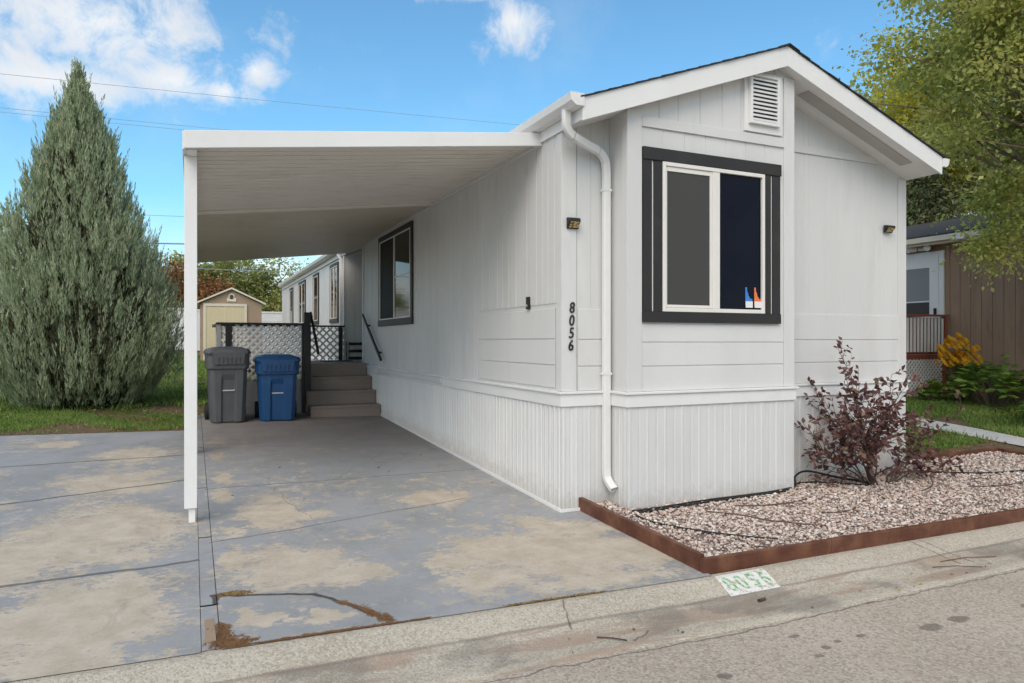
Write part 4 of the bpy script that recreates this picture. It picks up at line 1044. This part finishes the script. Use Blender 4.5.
# yellower tree behind, left of the maple
cl = ell(23.6, 16.5, 8.7, 2.9, 2.8, 3.9, 130, 9, .4)
tree('linden_tree', (23.6, 16.5, g(23.6, 16.5)), 8, cl, .17, YELG, 'bright yellow-green tree rising just right of the white gable roof', 230, .40, .2, limb_r=.025)
cl = ell(24, 13.0, 7.2, 3.4, 3.2, 4.2, 100, 12, .3)
tree('ash_tree', (24, 13.0, g(24, 13.0)), 6.5, cl, .20, MIDG, 'broad green tree behind the brown house at the right edge', 170, .5, .25)
cl = []
for i in range(110):
    z = 1.6+4.7*random.random(); a = random.random()*6.28; r = (7.0-z)*.40*(.4+.6*random.random()); cl.append((19.6+r*math.cos(a), 13.9+r*math.sin(a), z+.5))
tree('spruce_tree', (19.6, 13.9, g(19.6, 13.9)), 6.0, cl, .16, DKGR, 'dark evergreen tree behind the brown house roof', 170, .36, .2, wl=.3)
cl = []
for i in range(90):
    z = 1.8+5.2*random.random(); a = random.random()*6.28; r = (7.6-z)*.42*(.4+.6*random.random()); cl.append((22.6+r*math.cos(a), 19.6+r*math.sin(a), z+.7))
tree('spruce_tree', (22.6, 19.6, g(22.6, 19.6)), 7.2, cl, .20, DKGR, 'lower dark evergreen beside the taller one behind the brown house', 170, .4, .2, wl=.3)
# background trees beyond the shed
for i, (x, y, h, rw, mat, lb) in enumerate([
        (2.4, 50, 6.6, 2.7, MIDG, 'tallest rounded green tree behind the shed roof'),
        (4.6, 49, 5.9, 2.3, MIDG, 'rounded yellow-green tree behind the shed, just right of its ridge'),
        (6.5, 47, 4.7, 1.9, MIDG, 'lower green tree between shed and the white home'),
        (8.0, 46, 3.6, 1.6, DKGR, 'dark low tree just left of the white home corner'),
        (.3, 49, 5.6, 2.0, MIDG, 'green tree left of the shed, beside the carport post'),
        (-1.6, 44, 4.5, 1.5, RUSTL, 'rust red tree between the juniper and the carport post'),
        (.9, 43.5, 3.6, 1.2, RUSTL, 'small dull red tree left of the shed, behind the carport post'),
        (-6.5, 52, 4.6, 3.0, MIDG, 'green tree behind the juniper crown'),
        (-9.6, 40, 6.7, 1.7, YELG, 'olive yellow tree cut by the left photo edge')]):
    gz = g(x, y)
    cl = ell(x, y, gz+h*.55, rw, rw*.8, h*.48, 60, 20+i, .5, gz+.5)
    tree('background_tree', (x, y, gz), h*.6, cl, .20, mat, lb, 170, .42, .16, 'trees along the back of the lots')

# purple bush
def bush():
    b = Vector((6.28, 4.93, g(6, 4.9)+.05))
    t_ = root('purple_bush', b, 'sparse dark purple leaved shrub growing out of the gravel bed', 'bush')
    st = MB(); rr = random.Random(12); LP = []; LD = []
    def twig(p, d, L, r, lvl):
        n = max(3, int(L/.06)); pts = [p]; q = Vector(p); dd = Vector(d).normalized()
        for i in range(n):
            dd = (dd+Vector((rr.gauss(0, .10), rr.gauss(0, .10), rr.gauss(.01, .07)))).normalized(); q = q+dd*(L/n); pts.append(q.copy())
            if lvl >= 1 or i > n*.35:
                for _ in range(2):
                    s = dd.cross(Vector((rr.gauss(0, 1), rr.gauss(0, 1), rr.gauss(0, 1)))).normalized()
                    LP.append(q.copy()); LD.append((s*.8+dd*.7+Vector((0, 0, -.1))))
            if lvl < 2 and i > n*.18 and rr.random() < (.62 if lvl == 0 else .35):
                s = dd.cross(Vector((rr.gauss(0, 1), rr.gauss(0, 1), rr.gauss(0, 1)))).normalized()
                twig(q, dd*.7+s*.75+Vector((0, 0, .1)), L*rr.uniform(.28, .5), r*.55, lvl+1)
        st.tube(pts, r, 5, r*.3)
    specs = [(-.12, 0, 1, 1.22), (-.25, .05, 1, 1.1), (-.5, 0, .9, .95), (-.75, -.1, .55, .85), (-1.0, 0, .35, .85), (-.9, .1, .75, .7), (-.3, -.2, .8, .8), (.2, .1, 1, .9), (.35, -.1, .9, .75),
             (.05, -.3, .9, .7), (-.6, .2, .9, .75), (-.1, .25, .9, .9), (.5, .15, .65, .8), (.1, 0, .9, .6), (-.4, -.3, .5, .6), (.0, -.1, 1, 1.0), (-.35, .15, 1, .85)]
    for (dx_, dy_, dz_, L) in specs:
        twig(b+Vector((rr.uniform(-.06, .06), rr.uniform(-.05, .05), 0)), Vector((dx_*.75-.05, dy_, dz_)), L*.92, .009, 0)
    keep = [rr.random() < .78 for _ in LP]; LP[:] = [q for q, k_ in zip(LP, keep) if k_]; LD[:] = [q for q, k_ in zip(LD, keep) if k_]
    for (dx_, dy_, dz_, L) in [(.8, .1, .62, .85), (.95, -.1, .5, .8), (.7, 0, .8, .7), (1.0, .15, .28, .6), (.6, -.2, .4, .5)]:
        twig(b+Vector((.28+rr.uniform(-.05, .05), .02, 0)), Vector((dx_, dy_, dz_)), L, .008, 0)
    st.build('stems', STEM, t_)
    P_ = np.array([list(p) for p in LP]); D_ = np.array([list(p) for p in LD]); n = len(P_)
    L = RNG.uniform(.048, .082, n)
    V, F = quads_from(P_, D_, rdir(n)+np.array([0, 0, .8]), L, L*.56, .15)
    mesh_obj('leaves', V, F, PURP, t_, uni=4)
bush()

# neighbour plants
def leafy(name, x, y, rx_, ry_, h, n, leaf, mat, label, z0=None, cat='plant'):
    z = g(x, y) if z0 is None else z0
    t_ = root(name, (x, y, z), label, cat); m_ = MB(); rr = random.Random(int(x*100)); P_ = []; D_ = []
    for i in range(n):
        a = rr.uniform(0, 6.28); q = rr.random()**.5; tip = Vector((x+rx_*q*math.cos(a), y+ry_*q*math.sin(a), z+h*(1-.55*q*q)*rr.uniform(.6, 1)))
        s0 = Vector((x+.25*rx_*q*math.cos(a), y+.25*ry_*q*math.sin(a), z)); md = s0.lerp(tip, .5)+Vector((0, 0, h*.18))
        m_.tube([s0, md, tip], .008, 4, .003)
        for k in range(16):
            p = md.lerp(tip, k/12.); d = (tip-md).normalized(); s = d.cross(Vector((0, 0, 1))).normalized()*(1 if k % 2 else -1)
            P_.append(list(p)); D_.append(list(s*.9+d*.5+Vector((0, 0, -.25+rr.uniform(-.2, .2)))))
    m_.build('stems', STEM if mat is PURP else BARK, t_)
    P_ = np.array(P_); D_ = np.array(D_); L = RNG.uniform(.7, 1.2, len(P_))*leaf
    V, F = quads_from(P_, D_, RNG.normal(size=(len(P_), 3))*.4+np.array([0, 0, 1.]), L, L*.42, .1)
    mesh_obj('leaves', V, F, mat, t_, uni=4); return t_
leafy('sumac_shrub', 12.75, 7.62, .75, .65, .85, 75, .17, SUMAC, 'fresh green feathery shrub in front of the brown house wall')
leafy('sumac_shrub', 12.2, 6.1, .8, .6, .80, 60, .17, SUMAC, 'green shrub against the brown wall at the right photo edge')
leafy('hosta_plant', 12.5, 8.62, .35, .3, .38, 30, .12, SUMAC, 'low dark green plant under the red-brown porch railing')
fl = leafy('coneflower_plant', 12.9, 8.25, .32, .3, 1.05, 36, .09, SUMAC, 'yellow-orange flowering plant beside the red-brown porch railing')
P_ = []; D_ = []; Nn = []
for i in range(110):
    a = random.random()*6.28; q = random.random()**.6; c = Vector((12.75+.42*q*math.cos(a), 8.25+.30*q*math.sin(a), g(12.9, 8.25)+.68+.62*random.random()*(1-.5*q)))
    for k in range(9):
        b_ = k/9*6.283; P_.append(list(c)); tx, ty = -.55+.5*math.sin(i*2.1), -.7; D_.append([math.cos(b_), math.sin(b_)*.55+.2*tx, math.sin(b_)*.8+.1]); Nn.append([tx*.6, ty, .7+.3*math.cos(i)])
V, F = quads_from(np.array(P_), np.array(D_), np.array(Nn), np.full(len(P_), .075), np.full(len(P_), .034))
mesh_obj('blossoms', V, F, FLOW, fl, uni=4)

# ------------------------------------------------------------------ grass & litter
def grass(name, label, regions, N, hgt, mat=GRASSM, thr=.5, w=.007):
    xs = []; ys = []
    tot = sum((b-a)*(d-c) for a, b, c, d in regions)
    for (a, b, c, d) in regions:
        n = int(N*(b-a)*(d-c)/tot); xs.append(a+RNG.random(n)*(b-a)); ys.append(c+RNG.random(n)*(d-c))
    x = np.concatenate(xs); y = np.concatenate(ys)
    pn = np.sin(x*1.7+.8*np.sin(y*1.3))+np.sin(y*2.3+x*.6)+.8*np.sin(x*5.1+y*3.3)+.6*np.sin(x*9.7-y*8.1)+RNG.normal(size=len(x))*.7
    ok = pn > thr; x = x[ok]; y = y[ok]; n = len(x)
    z = np.array([terr(a, b) for a, b in zip(x, y)])
    P_ = np.stack([x, y, z-.005], 1); D_ = RNG.normal(size=(n, 3))*.45+np.array([0, 0, 1.]); 
    L = RNG.uniform(.5, 1.2, n)*hgt
    V, F = quads_from(P_, D_, rdir(n), L, np.full(n, w))
    return tag(mesh_obj(name, V, F, mat, uni=4), label, 'grass', kind='stuff')
grass('grass', 'patchy green lawn grass at the left and behind the carport', [(-7, .1, 10.88, 13.2)], 80000, .060, thr=.15, w=.009)
grass('grass', 'denser green lawn stretching to the shed and fence', [(-12, .40, 13.2, 15.7), (-12, 2.9, 15.7, 30)], 130000, .10, thr=-1.2, w=.022)
grass('grass', 'green lawn in front of the brown house', [(8, 10.4, 6.2, 9.5), (10.94, 13.4, 4.0, 9.6), (7.6, 12.5, 9.5, 12)], 90000, .085, thr=-.6, w=.013)
def litter(name, label, regions, N, zf, size=.03):
    xs = []; ys = []
    for (a, b, c, d) in regions:
        n = N//len(regions); xs.append(a+RNG.random(n)*(b-a)); ys.append(c+RNG.random(n)*(d-c))
    x = np.concatenate(xs); y = np.concatenate(ys); n = len(x); z = np.array([zf(a, b) for a, b in zip(x, y)])+.006
    D_ = RNG.normal(size=(n, 3))*np.array([1, 1, .12]); L = RNG.uniform(.5, 1.3, n)*size
    V, F = quads_from(np.stack([x, y, z], 1), D_, RNG.normal(size=(n, 3))*.3+np.array([0, 0, 1.]), L, L*.6, .15)
    return tag(mesh_obj(name, V, F, DEADL, uni=4), label, 'fallen leaves', kind='stuff')
litter('leaf_litter', 'dry brown leaves scattered over the lawn under the juniper', [(-6, 1, 10.8, 13.6), (-1, .5, 10.9, 12.2)], 2600, terr, .045)
litter('leaf_litter', 'few dry leaves scattered on the gravel bed', [(3.3, 9.4, 3.8, 5.05)], 60, lambda x, y: .036*(y-5.43)+.072, .04)
litter('leaf_litter', 'few dry leaves lying on the driveway under the carport', [(.2, 2.9, 6.5, 11.6)], 34, lambda x, y: g(x, y)-.001, .028)
litter('leaf_litter', 'dry leaves and crumbs in the street gutter', [(1.5, 7, 3.12, 3.35)], 36, kz, .025)
litter('leaf_litter', 'dry leaves on the bare soil behind the gravel bed', [(7.6, 10.4, 5.8, 7.6)], 900, terr, .04)
def crumbs(segs, n, label, mat=DIRT, size=.0035, sp=.02):
    def fp(N):
        k = RNG.integers(0, len(segs), N); u = RNG.random(N); sg_ = np.array(segs)[k]
        x = sg_[:, 0]+(sg_[:, 2]-sg_[:, 0])*u; y = sg_[:, 1]+(sg_[:, 3]-sg_[:, 1])*u
        ww = sp*(.3+.9*np.abs(np.sin(x*31+1)*np.sin(x*13+y*9)))
        x = x+RNG.normal(size=N)*ww; y = y+RNG.normal(size=N)*ww*.7
        ok = y > 3.69; x, y = x[ok], y[ok]
        return np.stack([x, y, np.array([g(p, r_) for p, r_ in zip(x, y)])+.002], 1)
    V, F = scatter_stones(n, fp, size, 'c'); tag(mesh_obj('soil_crumbs', V, F, mat, uni=3), label, 'soil', kind='stuff')
crumbs([(.14, 4.43, .32, 4.40), (.2, 4.43, .26, 4.42)], 700, 'mossy crumbs filling the driveway crack near the timber strip', DEADL, sp=.022)
crumbs([(.13, 3.74, .30, 3.76), (.14, 3.74, .13, 4.0), (.13, 3.78, .2, 3.74)], 1300, 'reddish soil crumbs at the driveway corner near the kerb', sp=.03)
crumbs([(.78, 4.08, .86, 3.98), (.86, 3.98, .92, 3.86), (.92, 3.86, .98, 3.76)], 900, 'soil crumbs in the broken driveway edge', sp=.022)
crumbs([(.2, 3.71, 1.2, 3.705)], 1200, 'line of soil crumbs where driveway meets kerb', sp=.010)
crumbs([(1.65, 3.71, 2.3, 3.705)], 700, 'soil and weed crumbs along the kerb joint right of the crack', DEADL, sp=.012)

# ------------------------------------------------------------------ shed
sx, sy_ = 1.25, 27.2; gz = g(sx, sy_)
shed = root('garden_shed', (sx, sy_, gz), 'tan gabled garden shed with cream door and a small vent', 'shed')
m_ = MB(); w = .98; m_.prism([(sx-w, sy_-1, gz-.1), (sx+w, sy_-1, gz-.1), (sx+w, sy_-1, gz+2.0), (sx, sy_-1, gz+2.48), (sx-w, sy_-1, gz+2.0)], (0, 1, 0), 2.4); m_.build('wall', TAN, shed)
m_ = MB()
for s in (-1, 1): m_.prism([(sx, sy_-1.12, gz+2.50), (sx+s*1.12, sy_-1.12, gz+1.97), (sx+s*1.12, sy_-1.12, gz+2.03), (sx, sy_-1.12, gz+2.56)], (0, 1, 0), 2.65)
m_.build('roof', CREAMT, shed)
m_ = MB(); m_.box(sx-.82, sx+.42, sy_-1.03, sy_-1.001, gz+.02, gz+1.9); dr = m_.build('door', CREAM, shed)
m_ = MB()
for a, b in ((-.90, -.82), (.42, .50)): m_.box(sx+a, sx+b, sy_-1.05, sy_-1.001, gz, gz+1.97)
m_.box(sx-.9, sx+.5, sy_-1.051, sy_-1.001, gz+1.901, gz+1.99); m_.box(sx-.20-.01, sx-.20+.01, sy_-1.045, sy_-1.031, gz+.02, gz+1.9)
for k in range(5): m_.box(sx-.72+.25*k, sx-.705+.25*k, sy_-1.036, sy_-1.031, gz+.1, gz+1.85)
m_.build('door_frame', CREAMT, dr)
m_ = MB(); m_.tube([(sx-.30, sy_-1.03, gz+1.0), (sx-.30, sy_-1.09, gz+1.0)], .03, 8); m_.build('handle', BRONZE, dr)
m_ = MB(); m_.box(sx-.15, sx+.15, sy_-1.03, sy_-1.001, gz+2.07, gz+2.2); m_.tube([(sx, sy_-1.03, gz+2.25), (sx, sy_-1.001, gz+2.25)], .1, 12); m_.build('vent', CREAMT, shed)
m_ = MB(); m_.tube([(sx, sy_-1.045, gz+2.25), (sx, sy_-1.031, gz+2.25)], .06, 12); m_.build('vent_opening', LOUVRE, shed)
m_ = MB(); m_.box(sx+w+.001, sx+w+.02, sy_-.9, sy_+1.3, gz, gz+1.9); m_.build('side_panel', CREAMT, shed)

# back fence
fe = root('vinyl_fence', (-2, 33, g(-2, 33)), 'long white vinyl privacy fence across the back of the lot', 'fence')
m_ = MB(); x = -22
while x < 12:
    z = g(x, 33); m_.box(x+.06, x+2.36, 32.98, 33.02, z+.05, z+1.75); x += 2.42
m_.build('fence_panel', VINYL, fe)
x = -22
while x < 12.3:
    z = g(x, 33); m_ = MB(); m_.box(x-.055, x+.055, 32.945, 33.055, z, z+1.83); m_.box(x-.07, x+.07, 32.93, 33.07, z+1.83, z+1.88); m_.build('post', VINYL, fe); x += 2.42
m_ = MB(); x = -22
while x < 12: z = g(x, 33); m_.box(x+.06, x+2.36, 32.96, 33.04, z+1.751, z+1.83); m_.box(x+.06, x+2.36, 32.97, 33.03, z+1.4, z+1.43); x += 2.42
m_.build('fence_rail', VINYL, fe)

# ------------------------------------------------------------------ brown neighbour house
XH = 13.5; h0, h1 = 2.0, 20.0
nb = root('brown_house', (15.8, 11, g(15.8, 11)), 'dark brown neighbouring mobile home with cream eaves and white door', 'house')
m_ = MB(); grooved(m_, (XH, 0, 0), (0, 1, 0), (-1, 0, 0), h0, h1, .35, 3.62, [h0+.1+.2*k for k in range(90)], .014, .01, .05)
grooved(m_, (0, h0, 0), (1, 0, 0), (0, -1, 0), XH, 17.9, .1, 3.62, [XH+.2*k for k in range(1, 22)], .014, .01, .05)
m_.build('siding', BROWN, nb)
m_ = MB(); m_.prism([(XH+.04, h0+.04, .1), (17.9, h0+.04, .1), (17.9, h0+.04, 3.6), (15.7, h0+.04, 4.1), (XH+.04, h0+.04, 3.6)], (0, 1, 0), h1-h0-.04); m_.build('wall', BROWN, nb)
m_ = MB(); m_.prism([(XH-.30, h0-.25, 3.54), (15.7, h0-.25, 4.22), (15.7, h0-.25, 4.28), (XH-.30, h0-.25, 3.60)], (0, 1, 0), h1-h0+.5)
m_.prism([(15.7, h0-.25, 4.22), (18.2, h0-.25, 3.54), (18.2, h0-.25, 3.60), (15.7, h0-.25, 4.28)], (0, 1, 0), h1-h0+.5)
rf2 = m_.build('roof', SHINGLE, nb)
m_ = MB(); m_.box(XH-.31, XH-.28, h0-.25, h1+.25, 3.40, 3.538); m_.box(XH-.28, XH-.02, h0-.25, h1+.25, 3.42, 3.44); m_.build('eave_fascia', CREAMT, rf2)
m_ = MB(); m_.box(XH-.40, XH-.312, h0-.25, h1+.25, 3.45, 3.55); m_.build('gutter', CREAMT, nb)
m_ = MB(); m_.box(XH-.045, XH-.001, 9.0, 10.05, 1.25, 3.30); dr = m_.build('door', TRIM, nb, bevel=.004)
m_ = MB(); m_.box(XH-.06, XH-.046, 9.10, 9.95, 1.28, 3.2); m_.box(XH-.063, XH-.061, 9.24, 9.82, 1.98, 3.02); m_.build('storm_door', TRIM, dr, bevel=.003)
m_ = MB(); m_.box(XH-.068, XH-.064, 9.28, 9.78, 2.32, 2.98); m_.build('pane', GLASS2, dr)
m_ = MB(); m_.box(XH-.068, XH-.064, 9.28, 9.78, 2.0, 2.29); m_.build('pane', SCREEN, dr)
m_ = MB(); m_.box(XH-.10, XH-.064, 9.13, 9.17, 2.0, 2.16); m_.build('handle', BRONZE, dr)
fl_ = MB(); fl_.box(XH-.1, XH-.001, 9.35, 9.5, 3.33, 3.40); fl_.tube([(XH-.08, 9.3, 3.37), (XH-.22, 9.22, 3.36)], .05, 10, .065); fl_.tube([(XH-.08, 9.55, 3.37), (XH-.22, 9.63, 3.36)], .05, 10, .065); fl_.build('floodlight', TRIM, nb)
m_ = MB(); m_.box(XH-.44, XH-.405, 8.35, 8.6, 3.42, 3.53); m_.build('eave_bracket', TRIM, nb)
ph = root('porch', (12.8, 9.7, g(12.8, 9.7)), 'small porch with red-brown railing and pale lattice base by the white door', 'porch')
m_ = MB(); m_.box(11.9, XH-.07, 8.92, 10.6, 1.17, 1.25); m_.build('floor', REDW, ph)
for x, y in ((11.95, 8.92), (13.35, 8.92), (11.94, 10.54)):
    m_ = MB(); m_.box(x-.04, x+.04, y-.04, y+.04, g(x, y), 1.98); m_.build('post', REDW, ph)
m_ = MB(); m_.box(11.88, 13.42, 8.86, 8.98, 1.981, 2.02); m_.box(11.99, 13.31, 8.90, 8.94, 1.28, 1.32); m_.box(11.99, 13.31, 8.90, 8.94, 1.88, 1.92); m_.box(11.9, 11.98, 8.98, 10.6, 1.981, 2.02); m_.build('rail', REDW, ph)
for k in range(13):
    m_ = MB(); x = 12.05+.1*k; m_.box(x-.021, x+.021, 8.878, 8.899, 1.30, 1.95); m_.build('baluster', LATT, ph)
m_ = MB(); m_.box(12.0, 13.3, 8.945, 8.955, 1.26, 1.96); m_.build('back_panel', REDW, ph)
lattice(12.0, 13.31, 8.93, 8.95, .46, 1.16, LATT, ph, pitch=.07, w=.03)
m_ = MB(); m_.box(12.0, 13.4, 9.1, 9.12, .40, 1.16); m_.build('base_panel', DECKSK, ph)

# ------------------------------------------------------------------ wires
def wire(a, b, sag, r, label, group='overhead utility wires'):
    m_ = MB(); a = Vector(a); b = Vector(b); P_ = []
    for i in range(25):
        t_ = i/24; p = a.lerp(b, t_); p.z -= sag*4*t_*(1-t_); P_.append(p)
    m_.tube(P_, r, 5); tag(m_.build('utility_wire', WIREM), label, 'wire', group)
wire((-24, 40, 13.6), (34, 40, 15.9), .15, .011, 'highest single wire crossing the sky above the carport')
wire((-24, 42, 12.8), (34, 42, 14.2), .15, .011, 'upper wire of the close pair behind the juniper top')
wire((-24, 42.3, 12.72), (34, 42.3, 13.95), .15, .011, 'lower wire of the close pair behind the juniper top')
wire((-24, 45, 8.1), (34, 45, 10.0), .1, .014, 'thin wire seen between juniper and carport post at mid height')
wire((-24, 45.5, 6.35), (34, 45.5, 8.8), .1, .045, 'thick dark cable meeting the carport post')
wire((-24, 46, 5.9), (34, 46, 6.0), .08, .02, 'lowest wire just above the back trees and under the carport roof')

# ------------------------------------------------------------------ sky and light
SUN_EL, SUN_AZ = 43, 220          # azimuth clockwise from +Y: behind the camera, a little to the left
w = bpy.data.worlds.new('World'); SC.world = w; w.use_nodes = True; t = NT(w.node_tree)
tc = t.n('ShaderNodeTexCoord').outputs['Generated']; d = t.v('NORMALIZE', tc)
sky = t.n('ShaderNodeTexSky', sky_type='NISHITA', sun_disc=False, sun_elevation=R(SUN_EL), sun_rotation=R(SUN_AZ), air_density=1.0, dust_density=.6, ozone_density=3.0)
sp = t.n('ShaderNodeSeparateXYZ', {0: d}); X, Y, Z = sp.outputs
az = t.m('MULTIPLY', t.m('ARCTAN2', X, Y), 57.2958); el = t.m('MULTIPLY', t.m('ARCSINE', Z), 57.2958)
ae = t.n('ShaderNodeCombineXYZ', {0: az, 1: el}).outputs[0]
blobs = [(-6, 21.5, 9.5, 4.2), (-9, 17.3, 7, 2.2), (-1.2, 18.6, 4.2, 1.7), (4.4, 20.0, 2.0, 1.3), (2.3, 18.3, 2.4, 1.0), (24.8, 24.6, 3.0, 2.0), (22, 26.8, 5, .9), (62, 9, 11, 6), (-34, 16, 12, 7), (88, 24, 22, 12), (-70, 24, 24, 12)]
bd = blob_dist(t, ae, blobs)
nz = t.noise(d, 15, 10, .64, .4); nz2 = t.noise(d, 2.2, 6, .6)
dens = t.m('SUBTRACT', 1, t.ss(t.m('ADD', t.m('ADD', bd, .28), t.m('MULTIPLY', t.m('SUBTRACT', nz, .5), 4.4)), .1, 1.6))
back = t.m('MULTIPLY', t.ss(t.m('ABSOLUTE', t.m('SUBTRACT', az, 22)), 60, 95), t.ss(nz2, .40, .56))
hor = t.m('MULTIPLY', t.m('SUBTRACT', 1, t.ss(el, 2, 11)), t.m('ADD', .72, t.m('MULTIPLY', t.ss(nz, .4, .6), .27)))
veil = t.m('MULTIPLY', t.ss(t.noise(d, 4, 6, .6), .5, .75), .10)
mask = t.m('MAXIMUM', t.m('MAXIMUM', dens, back), t.m('MAXIMUM', hor, veil))
blue = t.mix(1.0, sky.outputs[0], (1.0, 1.48, 1.49), 'MULTIPLY')
cc = t.mix(t.ss(nz, .35, .62), (5.9, 6.1, 6.4), (7.6, 7.5, 7.3))
col = t.mix(t.m('MULTIPLY', mask, .95), blue, cc)
bg = t.n('ShaderNodeBackground', {'Color': col, 'Strength': .1}); t.n('ShaderNodeOutputWorld', {'Surface': bg.outputs[0]})
sl = bpy.data.lights.new('sun', 'SUN'); sl.energy = 1.5; sl.angle = R(40); sl.color = (1, .88, .76)
so = bpy.data.objects.new('sun', sl); COL.objects.link(so)
a_, e_ = R(SUN_AZ), R(SUN_EL); sd = Vector((math.sin(a_)*math.cos(e_), math.cos(a_)*math.cos(e_), math.sin(e_)))
so.rotation_euler = sd.to_track_quat('Z', 'Y').to_euler(); so.location = sd*60

# ------------------------------------------------------------------ camera
cam = bpy.data.cameras.new('camera'); cam.sensor_width = 36; cam.lens = 36*700/1024; cam.clip_end = 2000; cam.clip_start = .05
co = bpy.data.objects.new('camera', cam); COL.objects.link(co); co.location = (0, 0, 1.5)
co.rotation_euler = (math.pi/2, 0, -math.atan(320/700)); SC.camera = co
vs_ = SC.view_settings; vs_.view_transform = 'Standard'; vs_.look = 'None'; vs_.exposure = 0.48; vs_.gamma = 1; vs_.use_curve_mapping = False
SC.cycles.max_bounces = 5; SC.cycles.diffuse_bounces = 4; SC.cycles.glossy_bounces = 2; SC.cycles.use_denoising = True; SC.cycles.use_adaptive_sampling = True; SC.cycles.adaptive_threshold = .03
